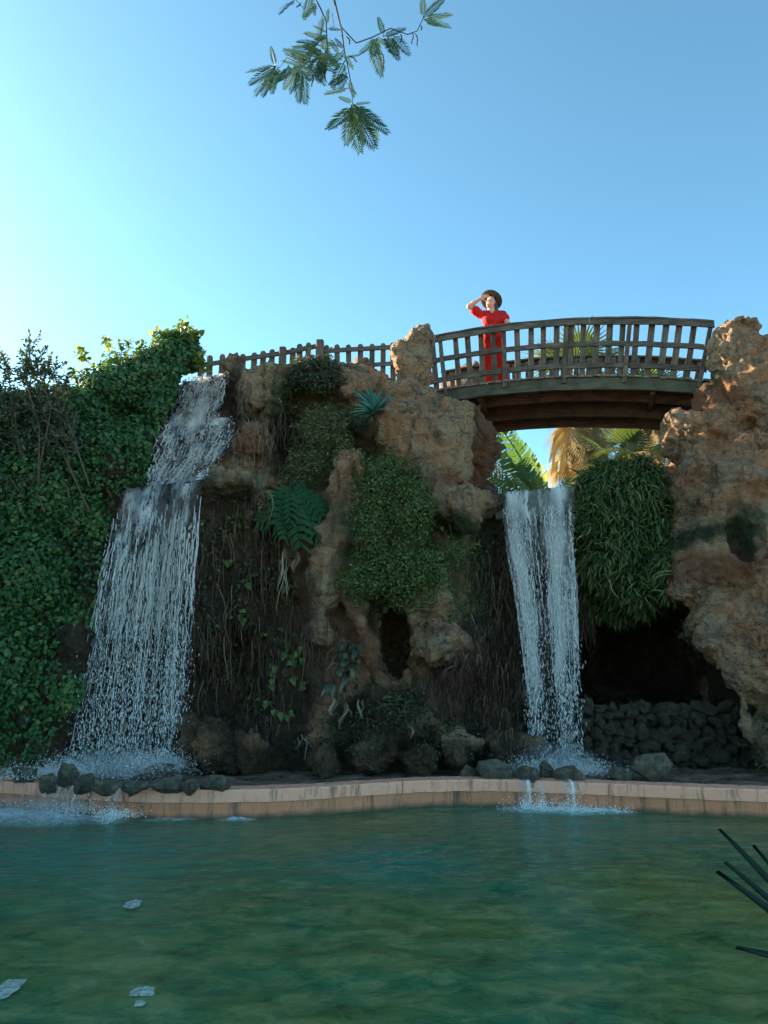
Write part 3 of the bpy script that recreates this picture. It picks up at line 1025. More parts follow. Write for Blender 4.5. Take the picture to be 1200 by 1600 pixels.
for px_, py_, w_ in ((442, 543, .15), (500, 532, .165), (527, 600, .11)):
    p = W(px_, py_, FY - .08)
    mb = MB(); mb.box((0, 0, -.65), (w_, w_, 1.3), bev=.02)
    link('post', mb.mesh('post', M_WZ), fence, p - FO)
# ------------------------------------------------------------------ the person on the bridge
def skin_mat(name, col, rough, sss=.0, trans=0.0):
    m, t = new_mat(name)
    n = t.noise(t.coord(), 25, 4, .6)
    k = t.mix(n, tuple(v * .85 for v in col), tuple(min(1, v * 1.12) for v in col))
    sh = t.bsdf(k, rough, t.bump(t.noise(t.coord((1, 1, .45)), 14, 3, .5), .35 if trans else .1, .02), out=False)
    if trans:
        tr = t.n('ShaderNodeBsdfTranslucent')
        t.val(k, tr.inputs['Color'])
        sh = t.mixsh(trans, sh, tr.outputs[0])
    t.out(sh)
    return m
M_SKIN = skin_mat('skin', (.58, .28, .18), .55)
M_RED = skin_mat('red_cotton', (.56, .014, .010), .8, trans=.22)
M_HAIR = plain_mat('dark_brown_hair', (.035, .022, .015), .5, .4, 60, .6, .4)
M_FELT = plain_mat('olive_brown_felt', (.075, .052, .03), .9, .2, 40, .3)
M_BAND = plain_mat('dark_hat_band', (.02, .016, .014), .7, .2, 40, .2)
M_SHOE = plain_mat('tan_sandal', (.25, .15, .08), .7, .2, 20, .2)
M_EYE = plain_mat('dark_eye', (.02, .015, .012), .2, .1, 20, .0, .5)
M_LIP = plain_mat('lips', (.45, .14, .12), .5, .1, 20, .1)

px_x = bx_of(764, 560)
pxl = px_x + .03
person_loc = bw(pxl, .43, float(dz(px_x)))
person = thing('person', 'person in red jumpsuit and brimmed hat, one hand shading the eyes, standing on the bridge', 'person', person_loc, rot=(0, 0, 0))
PS = 1.255
person.scale = (PS, PS, PS)
S = Field((-.62, -.62, -.02), (.5, .4, 1.78), .0085)
def chain(f, pts, k=.03):
    for (a, ra), (b, rb) in zip(pts[:-1], pts[1:]):
        f.cap(a, b, ra, rb, k)
hd = np.array((-.015, -.02, 1.545))
# trunk, neck, legs
S.ell((0, 0, .90), (.165, .115, .13), k=.05)
S.ell((0, -.005, 1.06), (.125, .09, .14), k=.07)
S.ell((0, -.01, 1.24), (.155, .105, .16), k=.07)
for sx in (-1, 1):
    S.ell((sx * .07, -.085, 1.22), (.062, .055, .062), k=.03)
    chain(S, [((sx * .12, 0, 1.345), .062), ((sx * .168, .0, 1.345), .055)], .04)
    chain(S, [((sx * .085, 0, .86), .098), ((sx * .095, -.01, .48), .058), ((sx * .10, .015, .30), .052), ((sx * .10, .02, .09), .034)], .04)
    chain(S, [((sx * .10, .03, .05), .036), ((sx * .115, -.10, .032), .034), ((sx * .12, -.16, .026), .026)], .03)
chain(S, [((0, .005, 1.33), .075), ((-.005, -.005, 1.44), .05), ((-.012, -.012, 1.50), .05)], .035)
# head, turned to the viewer's left and slightly up
S.ell(hd + (0.01, .01, .03), (.074, .092, .095), k=.02)
S.ell(hd + (-.012, -.035, -.045), (.052, .058, .062), k=.035)
fd = np.array((-.72, -.66, .10)); fd /= np.linalg.norm(fd)
sd = np.array((.66, -.72, 0)); sd /= np.linalg.norm(sd)
def hp(a, b, c):
    return hd + fd * a + sd * b + np.array((0, 0, c))
S.cap(hp(.085, 0, .012), hp(.107, 0, -.022), .010, .014, .012)     # nose
S.ell(hp(.075, 0, -.088), (.022, .022, .018), k=.02)                # chin
S.ell(hp(.080, 0, -.058), (.026, .024, .012), k=.012)               # mouth
for sg in (-1, 1):
    S.ell(hp(.088, sg * .034, .012), (.016, .016, .011), k=.008, sub=True)
    S.ell(hp(-.005, sg * .076, -.01), (.016, .016, .032), k=.01)
# raised arm
rs, re, rw = np.array((-.178, 0, 1.345)), np.array((-.395, -.115, 1.435)), np.array((-.205, -.165, 1.552))
chain(S, [(rs, .052), (rs * .5 + re * .5, .047), (re, .038)], .03)
chain(S, [(re, .038), (re * .6 + rw * .4, .038), (rw, .025)], .02)
def hand(f, w, d, up, side, curl):
    """palm, four fingers and a thumb: d points along the fingers, up is the back of the hand, side runs to the thumb"""
    d, up, side = (np.asarray(v, float) / np.linalg.norm(v) for v in (d, up, side))
    for j in range(4):
        b = w + d * .012 + side * (.028 - .019 * j)
        kn = w + d * (.082 - .003 * abs(j - 1)) + side * (.030 - .020 * j)
        f.cap(b, kn, .013, .0105, .012)
        ln = (.040, .046, .043, .032)[j]
        p1 = kn + (d * math.cos(curl) - up * math.sin(curl)) * ln
        p2 = p1 + (d * math.cos(2 * curl) - up * math.sin(2 * curl)) * ln * .8
        f.cap(kn, p1, .0098, .0088, .002)
        f.cap(p1, p2, .0088, .0075, .002)
    t0 = w + d * .02 + side * .024
    t1 = t0 + d * .035 + side * .030 - up * .012
    t2 = t1 + d * .032 + side * .006 - up * .012
    f.cap(w, t0, .017, .015, .012)
    f.cap(t0, t1, .0135, .011, .006)
    f.cap(t1, t2, .011, .009, .003)
hand(S, rw, (.80, -.05, .42), (-.35, -.75, .6), (.05, -.2, -1), .25)
# arm down to the handrail
ls, le, lw = np.array((.178, 0, 1.345)), np.array((.268, -.10, 1.105)), np.array((.262, -.33, .985))
chain(S, [(ls, .052), (ls * .5 + le * .5, .047), (le, .038)], .03)
chain(S, [(le, .038), (le * .6 + lw * .4, .038), (lw, .025)], .02)
hand(S, lw, (.05, -1, -.22), (0, -.2, 1), (-1, -.1, 0), .55)
P, Q = S.polygons()
body = link('body', mesh('body', P, Q, M_SKIN), person)
mb = MB()
for sg in (-1, 1):
    mb.lathe([(0, -.009), (.007, -.006), (.010, 0), (.007, .006), (0, .009)], 8, hp(.078, sg * .034, .012))
mb.build('eye', M_EYE, body, True)
mb = MB()
mb.tube([hp(.088, -.022, -.060), hp(.100, 0, -.061), hp(.088, .022, -.060)], [.003, .006, .003], 6)
mb.build('lips', M_LIP, body, True)
# jumpsuit
C = Field((-.5, -.4, -.04), (.5, .4, 1.48), .0095)
C.ell((0, .0, .93), (.185, .135, .15), k=.05)
C.ell((0, -.005, 1.05), (.138, .105, .16), k=.07)
C.ell((0, -.01, 1.24), (.172, .124, .16), k=.07)
for sx in (-1, 1):
    C.ell((sx * .07, -.09, 1.22), (.072, .062, .075), k=.04)
    C.cap((sx * .095, 0, .86), (sx * .108, .0, .48), .108, .098, .05)
    C.cap((sx * .108, .0, .48), (sx * .118, .01, .10), .098, .104, .04)
C.cap((-.11, 0, 1.36), (.11, 0, 1.36), .062, .062, .05)
C.cap(rs, rs * .48 + re * .52, .074, .082, .03)
C.cap(ls, ls * .62 + le * .38, .074, .086, .03)
C.rough(lambda p: noise(p, (13, 13, 4)) * .022 + np.abs(noise(p, (24, 24, 9), 4)) * .016, .05)
C.cap((-.004, -.10, 1.40), (-.004, -.16, 1.29), .055, .018, .012, sub=True)      # open collar
C.cap((0, .0, 1.40), (0, -.02, 1.55), .064, .09, .015, sub=True)
P, Q = C.polygons()
keep = P[:, 2] > .085 + .01 * np.sin(P[:, 0] * 30)
P[~keep, 2] = .085 + .01 * np.sin(P[~keep, 0] * 30)
clo = link('jumpsuit', mesh('jumpsuit', P, Q, M_RED), person)
mb = MB()
for k in range(5):
    mb.lathe([(0, 0), (.007, .0), (.006, .004), (0, .005)], 8, (-.004, -.150 + .012 * k, 1.27 - .05 * k), rotm('X', R(90)))
mb.build('button', M_BAND, clo)
mb = MB()
mb.tube([(-.142, 0, 1.045), (-.10, -.085, 1.045), (0, -.112, 1.045), (.10, -.085, 1.045), (.142, 0, 1.045), (.10, .09, 1.045), (0, .112, 1.045), (-.10, .09, 1.045), (-.142, 0, 1.045)], .016, 6, False)
mb.build('belt', M_RED, clo, True)
# hair: a dark bob
H = Field((-.22, -.2, 1.36), (.22, .24, 1.70), .008)
H.ell(hd + (.022, .028, .03), (.088, .098, .098), k=.02)
H.cap(hd + (.07, .03, .02), hd + (.085, .035, -.115), .052, .042, .04)
H.cap(hd + (.0, .08, .02), hd + (.01, .085, -.11), .055, .045, .04)
H.ell(hp(.085, -.005, -.03), (.075, .075, .10), k=.015, sub=True)
H.rough(lambda p: noise(p, (45, 45, 8)) * .012, .04)
P, Q = H.polygons()
link('hair', mesh('hair', P, Q, M_HAIR), person)
# hat, tipped back so the brim frames the face
HM = rotm('Y', R(24)) @ rotm('X', R(-30))
hc = hd + np.array((.012, .022, .062))
mb = MB()
mb.lathe([(.100, -.002), (.150, -.006), (.188, .006), (.192, .010), (.188, .014), (.150, .004), (.098, .008)], 36, hc, HM)
brim = mb.build('hat_brim', M_FELT, person, True)
mb = MB()
mb.lathe([(.099, -.004), (.098, .03), (.092, .070), (.082, .092), (.055, .100), (.02, .088), (0, .085)], 28, hc, HM)
mb.build('hat_crown', M_FELT, person, True)
mb = MB()
mb.lathe([(.1015, .008), (.1005, .034), (.097, .034), (.097, .008)], 28, hc, HM)
mb.build('hat_band', M_BAND, person, True)
for sx in (-1, 1):
    mb = MB()
    mb.box((sx * .112, -.06, .0), (.085, .25, .022), bev=.02)
    mb.tube([(sx * .112 - .045, -.09, .02), (sx * .112 - .02, -.09, .062), (sx * .112 + .02, -.09, .062), (sx * .112 + .045, -.09, .02)], .010, 6)
    mb.build('sandal', M_SHOE, person, True)
# ------------------------------------------------------------------ leaves
def leaf_mat(name, stops, trans=.25, rough=.5, bump=.0, spec=.35):
    """colour by the leaf's own random number"""
    m, t = new_mat(name)
    k = t.ramp(t.attr('leafrnd'), stops)
    p = t.bsdf(k, rough, spec=spec, out=False)
    if trans:
        tr = t.n('ShaderNodeBsdfTranslucent')
        t.l(t.mix(1.0, k, (1.5, 1.35, .55), 'MULTIPLY'), tr.inputs['Color'])
        p = t.mixsh(trans, p, tr.outputs[0])
    t.out(p)
    return m
M_IVY = leaf_mat('ivy_leaf', [(0, (.014, .045, .014)), (.5, (.032, .10, .028)), (.85, (.065, .15, .038)), (1, (.14, .16, .04))], .3)
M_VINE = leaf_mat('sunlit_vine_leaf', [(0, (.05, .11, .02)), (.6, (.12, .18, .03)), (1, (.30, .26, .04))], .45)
M_OLIVE = leaf_mat('grey_green_leaf', [(0, (.022, .045, .022)), (.6, (.055, .085, .045)), (1, (.14, .14, .07))], .3)
M_BUSH = leaf_mat('bush_leaf', [(0, (.022, .055, .012)), (.55, (.06, .11, .022)), (.9, (.13, .17, .04)), (1, (.21, .20, .06))], .25)
M_DARKBUSH = leaf_mat('dark_bush_leaf', [(0, (.012, .022, .010)), (.7, (.035, .05, .02)), (1, (.08, .085, .03))], .2)
M_MOSSY = leaf_mat('mossy_leaf', [(0, (.03, .045, .014)), (.6, (.09, .105, .032)), (1, (.20, .18, .07))], .25)
M_FERN = leaf_mat('sword_fern_leaf', [(0, (.018, .042, .013)), (.5, (.048, .095, .024)), (.85, (.12, .16, .04)), (1, (.26, .21, .08))], .25)
M_BROWN = leaf_mat('brown_fern_leaf', [(0, (.03, .015, .010)), (.6, (.10, .045, .03)), (1, (.19, .10, .06))], .2, .8)
M_DRY = leaf_mat('dry_leaf', [(0, (.14, .095, .055)), (.5, (.26, .19, .12)), (1, (.38, .31, .21))], .2, .8)
M_ROOT = leaf_mat('hanging_root', [(0, (.030, .019, .012)), (.6, (.095, .058, .034)), (1, (.24, .17, .11))], 0, .85, spec=.15)
M_TWIG = plain_mat('grey_twig', (.11, .08, .055), .85, .4, 20, .4)
M_DARKTWIG = plain_mat('dark_twig', (.04, .03, .025), .8, .4, 20, .4)

RC = RV[RF].mean(1)
_d1, _d2 = RV[RF[:, 2]] - RV[RF[:, 0]], RV[RF[:, 3]] - RV[RF[:, 1]]
RN = np.cross(_d1, _d2)
RA = np.linalg.norm(RN, axis=1) / 2
RN = RN / (2 * RA[:, None] + 1e-9)
RPX, RPY = proj(RC)

def in_poly(px, py, poly):
    ins = np.zeros(px.shape, bool)
    n = len(poly)
    for i in range(n):
        x0, y0 = poly[i]
        x1, y1 = poly[(i + 1) % n]
        c = (y0 > py) != (y1 > py)
        if y0 != y1:
            ins ^= c & (px < (x1 - x0) * (py - y0) / (y1 - y0) + x0)
    return ins

def on_rock(poly, n, ymax=14.2, facing=.2, patchy=0.0, freq=1.3):
    """n random points of the rock surface inside a region outlined as it shows in the photograph"""
    m = in_poly(RPX, RPY, poly) & (RC[:, 1] < ymax) & (-RN[:, 1] + .3 * RN[:, 2] > facing - .6)
    w = RA * m
    if patchy:
        w = w * np.clip(noise(RC, freq, 21) * 3 + 1 - patchy, 0, 1)
    if w.sum() <= 0:
        return np.zeros((0, 3)), np.zeros((0, 3))
    i = rng.choice(len(w), n, p=w / w.sum())
    P = RC[i] + rng.uniform(-.03, .03, (n, 3))
    return P, RN[i]

def unit(v):
    return v / (np.linalg.norm(v, axis=-1, keepdims=True) + 1e-9)

def orient(n, N, down=.6, jit=.5, tip=None):
    """axes: x across the leaf, y along it, z its face; faces look out along N, tips hang down"""
    z = unit(N + rng.normal(size=(n, 3)) * jit)
    y = np.array((0, 0, -1.0)) * down + rng.normal(size=(n, 3)) * .6 if tip is None else tip
    y = unit(y - (y * z).sum(-1, keepdims=True) * z)
    return basis(np.cross(y, z), y, z)

# leaf templates, unit length along y
IVY = (np.array([(0, 0, 0), (-.42, .12, -.05), (-.30, .48, .03), (0, 1, -.10), (.30, .48, .03), (.42, .12, -.05), (0, .35, .07)]),
       [[(0, 6, 1), (1, 6, 2), (2, 6, 3), (3, 6, 4), (4, 6, 5), (5, 6, 0)]])
OVAL = (np.array([(0, 0, 0), (-.24, .45, .06), (0, 1, -.06), (.24, .45, .06), (0, .5, 0)]), [[(0, 4, 1), (1, 4, 2), (2, 4, 3), (3, 4, 0)]])
LANCE = (np.array([(0, 0, 0), (-.11, .4, .03), (0, 1, -.08), (.11, .4, .03)]), [[(0, 3, 2, 1)]])
def strap_template(w=.031, droop=.7, seg=5):
    V, Fc = [], []
    for i in range(seg + 1):
        s = i / seg
        a = droop * s * s * 1.2
        y, z = s * math.cos(a * .7), s * (.35 - a * .62)
        ww = w * (1 - .75 * s ** 2) * (.6 + .8 * min(1, s * 4))
        V += [(-ww, y, z), (ww, y, z)]
    for i in range(seg):
        Fc.append((2 * i, 2 * i + 1, 2 * i + 3, 2 * i + 2))
    return np.array(V), [Fc]
STRAP = strap_template()

FALLS = [[(281, 583), (360, 576), (372, 655), (352, 716), (322, 750), (228, 764), (236, 690), (258, 655), (272, 625)], [(186, 768), (318, 745), (312, 850), (298, 1010), (288, 1190), (112, 1195), (140, 1010), (158, 900)]]
def foliage(name, mat, tmpl, P, M, scale, parent, kind=None, rn=None):
    if parent is not None and parent.name in ('ivy', 'grape_vine', 'root_curtain'):     # no leaf hangs in the falling water
        qx, qy = proj(P)
        ok = ~(in_poly(qx, qy, FALLS[0]) | in_poly(qx, qy, FALLS[1]))
        if not ok.any():
            ok[0] = True
        P, M, scale = P[ok], M[ok], np.asarray(scale)[ok] if np.ndim(scale) else scale
        rn = rn[ok] if rn is not None else None
    rn = rng.random(len(P)) if rn is None else rn
    V, Fs, a = instance(tmpl[0], tmpl[1], P, M, scale, rn)
    o = link(name, mesh(name, V, Fs, mat, False, {'leafrnd': a}), parent, None)
    if kind:
        o['kind'] = kind
    return o

def shell(c, r, n, thick=.25):
    """points near the surface of an ellipsoid, with outward directions"""
    d = unit(rng.normal(size=(n, 3)))
    k = 1 - thick * rng.random(n) ** 1.5 + noise(d * 2 + np.asarray(c), 1.7) * .35
    return np.asarray(c) + d * np.asarray(r) * k[:, None], d

def clump(balls, per_area, thick=.3):
    """balls: (px, py, Y, rx, ry, rz)"""
    Ps, Ns = [], []
    for px, py, Y, rx, ry, rz in balls:
        n = int(per_area * 4 * math.pi * ((rx * ry) ** 1.6 / 3 + (rx * rz) ** 1.6 / 3 + (ry * rz) ** 1.6 / 3) ** (1 / 1.6))
        p, d = shell(W(px, py, Y), (rx, ry, rz), n, thick)
        Ps.append(p); Ns.append(d)
    return np.concatenate(Ps), np.concatenate(Ns)

def twigs(name, mat, parent, starts, ends, r=.008, sag=.1, kind=None, seg=4):
    b = MB()
    for a, e in zip(starts, ends):
        a, e = np.asarray(a), np.asarray(e)
        s = np.linspace(0, 1, seg + 1)[:, None]
        L = np.linalg.norm(e - a)
        pts = a + (e - a) * s + np.sin(s * math.pi) * np.array((rnd.uniform(-1, 1), rnd.uniform(-.5, .5), rnd.uniform(-1, 1))) * sag * L
        b.tube(pts, np.linspace(r, r * .45, seg + 1), 5, a=rnd.random())
    o = b.build(name, mat, parent, True, 'leafrnd')
    if kind:
        o['kind'] = kind
    return o

def plant(name, label, cat, base, group=None):
    return thing(name, label, cat, (0, 0, 0), group)

# ---- ivy over the left of the cliff
ivy = plant('ivy', 'dense dark green ivy draped over the cliff beside the tiered waterfall', 'ivy', None)
IVYP = [(-420, 560), (-100, 600), (0, 625), (100, 610), (170, 570), (235, 540), (300, 530), (318, 572), (285, 588), (262, 640), (238, 680), (228, 758), (195, 760), (170, 800), (152, 880), (128, 950), (96, 985), (88, 1080), (72, 1130), (40, 1195), (-420, 1210)]
P, N = on_rock(IVYP, 40000, 14.5, -.3)
P = P + N * (rng.random((len(P), 1)) ** 2 * .30 + noise(P, 1.6)[:, None] * .22 + .04)
foliage('leaves', M_IVY, IVY, P, orient(len(P), N * .7 + (0, -.35, .25)), rng.uniform(.042, .095, len(P)), ivy, 'stuff')
P, N = on_rock([(150, 770), (185, 790), (165, 880), (140, 960), (120, 1100), (60, 1190), (75, 1100), (100, 980)], 900, 14, -.3, .8)
P = P + N * .08
foliage('leaves', M_IVY, IVY, P, orient(len(P), N * .7 + (0, -.35, .25)), rng.uniform(.06, .11, len(P)), ivy, 'stuff', .5 + .5 * rng.random(len(P)))
balls = [(272, 560, 13.2, .52, .5, .50), (240, 590, 12.9, .6, .5, .55), (290, 548, 13.3, .30, .35, .36), (255, 640, 12.7, .45, .4, .5), (180, 610, 12.8, .7, .6, .42), (100, 640, 12.5, .8, .6, .42), (20, 650, 12.3, .8, .6, .45), (-90, 640, 12.2, 1.0, .8, .6),
         (150, 700, 12.2, .7, .5, .6), (215, 690, 12.3, .38, .4, .45), (60, 760, 11.9, .9, .5, .8), (-40, 800, 11.7, .9, .5, 1.0), (30, 900, 11.3, .75, .4, .8), (-20, 1040, 11.1, .8, .5, .9), (120, 800, 11.9, .4, .35, .5)]
P, N = clump(balls, 820, .4)
foliage('leaves', M_IVY, IVY, P, orient(len(P), N + (0, -.25, .2)), rng.uniform(.05, .11, len(P)), ivy, 'stuff')
st = [W(300 - 12 * k + rnd.uniform(-20, 20), 640 + 30 * k, 12.2) for k in range(12)]
twigs('stem', M_TWIG, ivy, [W(95, 850, 11.5), W(128, 935, 11.5), W(122, 1010, 11.2), W(88, 1075, 11.1), W(15, 745, 11.4)], [W(112, 905, 11.5), W(108, 985, 11.4), W(98, 1085, 11.2), W(104, 1130, 11.1), W(40, 780, 11.4)], .009)
for k in range(26):                                    # trailing shoots
    x0, y0 = rnd.uniform(-10, 185), rnd.uniform(700, 1050)
    p0, n0 = hit(x0, y0)
    L = rnd.uniform(.4, 1.1)
    m = int(L * 26)
    s = np.linspace(0, 1, m)
    P = p0 + n0 * .2 + np.stack([.08 * np.sin(s * 5 + k), -.05 - .1 * s, -s * L], 1)
    if k % 2 and m > 18:
        foliage('shoot', M_IVY, IVY, P, orient(m, np.tile((0, -1, .3), (m, 1))), rng.uniform(.06, .10, m) * (1.2 - .6 * s), ivy, 'stuff', .55 + .45 * rng.random(m))

# ---- sunlit vine on top of the ivy
vine = plant('grape_vine', 'yellow green vine shoots catching the sun on top of the ivy', 'vine', None)
SH = [[(160, 610), (148, 575), (128, 556), (124, 548)], [(175, 610), (172, 570), (168, 535), (165, 525)], [(185, 600), (190, 560), (196, 540), (206, 542)], [(150, 615), (138, 590), (118, 590), (114, 580)], [(215, 570), (222, 545), (230, 540)],
      [(280, 530), (286, 512), (292, 505)], [(295, 530), (303, 520), (306, 512)], [(262, 525), (250, 515), (238, 520)], [(310, 570), (318, 575), (323, 582)], [(300, 545), (309, 556), (317, 560)]]
b = MB()
PP, TT = [], []
for sh in SH:
    pts = np.array([W(x, y, 12.9) for x, y in sh])
    pts[:, 1] += np.linspace(0, rnd.uniform(-.2, .2), len(pts))
    b.tube(pts, np.linspace(.012, .005, len(pts)), 5)
    for k in range(14 * (len(pts) - 1)):
        s = rnd.uniform(.15, 1) * (len(pts) - 1)
        i = min(int(s), len(pts) - 2)
        PP.append(pts[i] + (pts[i + 1] - pts[i]) * (s - i) + np.array([rnd.gauss(0, .05) for _ in range(3)]))
b.build('stem', M_TWIG, vine)
PP = np.array(PP)
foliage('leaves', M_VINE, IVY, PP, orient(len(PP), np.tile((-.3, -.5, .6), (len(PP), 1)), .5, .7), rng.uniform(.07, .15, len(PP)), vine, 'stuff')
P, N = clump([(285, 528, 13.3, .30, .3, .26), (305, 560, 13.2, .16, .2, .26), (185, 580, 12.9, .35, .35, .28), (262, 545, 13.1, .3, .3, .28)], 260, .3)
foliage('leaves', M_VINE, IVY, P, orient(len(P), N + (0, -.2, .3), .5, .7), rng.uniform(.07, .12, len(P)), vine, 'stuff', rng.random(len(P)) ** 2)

# ---- grey-leaved bush at the far left
olive = plant('olive_bush', 'tall loose grey-leaved bush with bare twigs rising over the ivy against the sky', 'bush', None)
OB = [((120, 830), (105, 760), (70, 690), (52, 640)), ((140, 800), (72, 650), (60, 625), (45, 545)), ((60, 760), (62, 670), (42, 600), (40, 545)), ((30, 780), (20, 680), (-5, 600), (-20, 560)), ((110, 740), (95, 650), (85, 600), (78, 572)),
      ((60, 740), (80, 640), (68, 600), (54, 568)), ((0, 800), (-30, 700), (-60, 620), (-80, 560)), ((70, 800), (30, 700), (18, 620), (10, 562)), ((140, 760), (120, 700), (100, 640), (100, 596)), ((25, 800), (40, 740), (60, 720), (85, 650)), ((-20, 850), (10, 780), (30, 760), (75, 745))]
PP, TT = [], []
br = []
for k, q in enumerate(OB):
    pts = np.array([W(x, y, 11.6 - .12 * (k % 3)) for x, y in q])
    b = MB()
    b.tube(pts, (.017, .014, .010, .005), 6)
    b.build('branch', M_TWIG, olive, True)
    tb = MB()
    for j in range(26):
        s = rnd.uniform(.25, 1) * 3
        i = min(int(s), 2)
        p = pts[i] + (pts[i + 1] - pts[i]) * (s - i)
        d = unit(pts[i + 1] - pts[i] + np.array([rnd.gauss(0, .5) for _ in range(3)]) * np.linalg.norm(pts[i + 1] - pts[i]))
        L = rnd.uniform(.18, .42)
        tb.tube([p, p + d * L * .5 + (0, 0, .02), p + d * L], (.007, .005, .003), 4)
        for u in np.linspace(.1, 1, 15):
            PP.append(p + d * L * u)
            TT.append(d + np.array([rnd.gauss(0, .7) for _ in range(3)]))
    tb.build('twig', M_TWIG, olive)['kind'] = 'stuff'
PP, TT = np.array(PP), unit(np.array(TT))
foliage('leaves', M_OLIVE, OVAL, PP, orient(len(PP), np.tile((0, -.6, .5), (len(PP), 1)), 0, .8, TT), rng.uniform(.06, .105, len(PP)), olive, 'stuff')
P, N = clump([(20, 640, 11.7, .6, .4, .5), (85, 690, 11.6, .5, .35, .45), (-30, 720, 11.6, .6, .4, .6)], 330, .5)
foliage('leaves', M_OLIVE, OVAL, P, orient(len(P), N + (0, -.3, .3), .2, .9), rng.uniform(.06, .10, len(P)), olive, 'stuff')

# ---- shrubs on the middle of the cliff
def shrub(name, label, mat, poly, n, balls=(), dens=600, size=(.035, .065), tmpl=OVAL, patchy=0.0, lift=.12, twn=12, group=None):
    o = plant(name, label, 'shrub' if 'shrub' in name or 'bush' in name else 'creeper', None, group)
    if n:
        P, N = on_rock(poly, n, 14.4, -.2, patchy)
        P = P + N * (rng.random((len(P), 1)) * lift)
        foliage('leaves', mat, tmpl, P, orient(len(P), N * .6 + (0, -.45, .35), .3, .7), rng.uniform(*size, len(P)), o, 'stuff')
    if balls:
        P2, N2 = clump(balls, dens, .4)
        foliage('leaves', mat, tmpl, P2, orient(len(P2), N2 + (0, -.2, .3), .2, .75), rng.uniform(*size, len(P2)), o, 'stuff')
        P, N = P2, N2
    if balls or n > 1000:                     # shoots that break the outline
        k = 26 if n > 3000 else 12
        i = rng.choice(len(P), k)
        d = unit(N[i] * .6 + np.array((0, -.25, .35)) + rng.normal(size=(k, 3)) * .5)
        ln_ = rng.uniform(.12, .34, k)
        twigs('shoot', M_TWIG, o, P[i] - d * .08, P[i] + d * ln_[:, None], .005, .12)['kind'] = 'stuff'
        q = np.repeat(np.arange(k), 12)
        s_ = np.tile(np.linspace(.15, 1.05, 12), k)[:, None]
        Ps = P[i][q] + d[q] * ln_[q][:, None] * s_ + rng.normal(size=(len(q), 3)) * .012
        foliage('shoot_leaves', mat, tmpl, Ps, orient(len(q), np.tile((0, -.5, .6), (len(q), 1)), 0, .7, d[q] + rng.normal(size=(len(q), 3)) * .6), rng.uniform(size[0] * 1.1, size[1] * 1.35, len(q)), o, 'stuff', .35 + .65 * rng.random(len(q)))
        i = rng.choice(len(P), max(20, len(P) // 30))
        foliage('dead_leaves', M_BROWN, tmpl, P[i] + N[i] * .03, orient(len(i), N[i], .6, .8), rng.uniform(*size, len(i)) * 1.1, o, 'stuff')
    if twn:
        i = rng.choice(len(P), twn)
        twigs('twig', M_TWIG, o, P[i] - N[i] * .1, P[i] + N[i] * .02 + rng.normal(size=(twn, 3)) * .14, .007)['kind'] = 'stuff'
    return o
BUSHP = [(548, 712), (580, 700), (625, 705), (660, 730), (675, 790), (672, 830), (692, 850), (695, 900), (680, 945), (640, 955), (590, 935), (545, 950), (525, 910), (555, 880), (548, 800)]
shrub('round_bush', 'large rounded green bush of small leaves hanging over the small dark hole', M_BUSH, BUSHP, 9000,
      [(600, 760, 11.75, .50, .35, .55), (640, 800, 11.75, .42, .35, .55), (580, 830, 11.65, .32, .3, .5), (620, 895, 11.5, .62, .35, .42), (565, 910, 11.4, .36, .28, .28), (665, 895, 11.5, .3, .3, .35)], 1250)
shrub('mossy_shrub', 'fine-leaved olive green shrub below the top of the cliff, above the split-leaf plant', M_MOSSY, [(468, 625), (520, 630), (556, 650), (556, 690), (520, 720), (505, 770), (470, 775), (430, 740), (452, 690)], 8000,
      [(505, 665, 12.3, .42, .3, .38), (480, 730, 12.25, .36, .28, .38), (535, 690, 12.3, .2, .22, .25)], 1000, (.028, .055))
shrub('crest_shrub', 'dark bushy shrub on the crest beneath the picket fence', M_DARKBUSH, [(460, 560), (500, 552), (530, 575), (543, 598), (505, 612), (470, 605)], 1500,
      [(482, 578, 12.75, .30, .3, .26), (510, 576, 12.75, .24, .28, .26), (498, 598, 12.6, .34, .25, .2), (530, 597, 12.7, .16, .2, .12), (465, 590, 12.6, .2, .2, .2)], 1300, (.04, .075))
shrub('crest_creeper', 'pale dry creeper between outcrop and dark crest shrub', M_MOSSY, [(400, 570), (470, 560), (475, 640), (450, 660), (430, 620)], 1500, (), 0, (.03, .06), patchy=.5, twn=20)
shrub('slope_creeper', 'thin moss and creeper on rock beside the round bush, near the ferns', M_BUSH, [(680, 860), (735, 850), (770, 880), (740, 960), (700, 980), (690, 920)], 1400, [(712, 862, 11.9, .16, .2, .22)], 900, (.03, .06), patchy=.4)
shrub('hanging_moss', 'dark moss hanging down rock beside the straight waterfall', M_DARKBUSH, [(735, 840), (780, 800), (790, 900), (770, 1000), (735, 980)], 2200, (), 0, (.03, .06), patchy=.3)
shrub('rock_creeper', 'sparse green growth in the hollow of the tall sandy rock', M_DARKBUSH, [(1060, 800), (1090, 780), (1140, 800), (1150, 835), (1100, 850), (1060, 850)], 1700, (), 0, (.03, .07), LANCE, patchy=.3)
shrub('base_creeper', 'low dark creeper covering boulders at the foot of the cliff', M_DARKBUSH, [(540, 1090), (640, 1080), (680, 1110), (760, 1130), (780, 1180), (560, 1180), (500, 1150)], 2600, [(630, 1110, 11.1, .3, .2, .16)], 700, (.03, .07), patchy=.35)
shrub('cave_creeper', 'dark creeper along the foot of the tall rock, beside the cave', M_DARKBUSH, [(1120, 1130), (1200, 1110), (1230, 1200), (1150, 1200)], 700, (), 0, (.03, .07), patchy=.2)
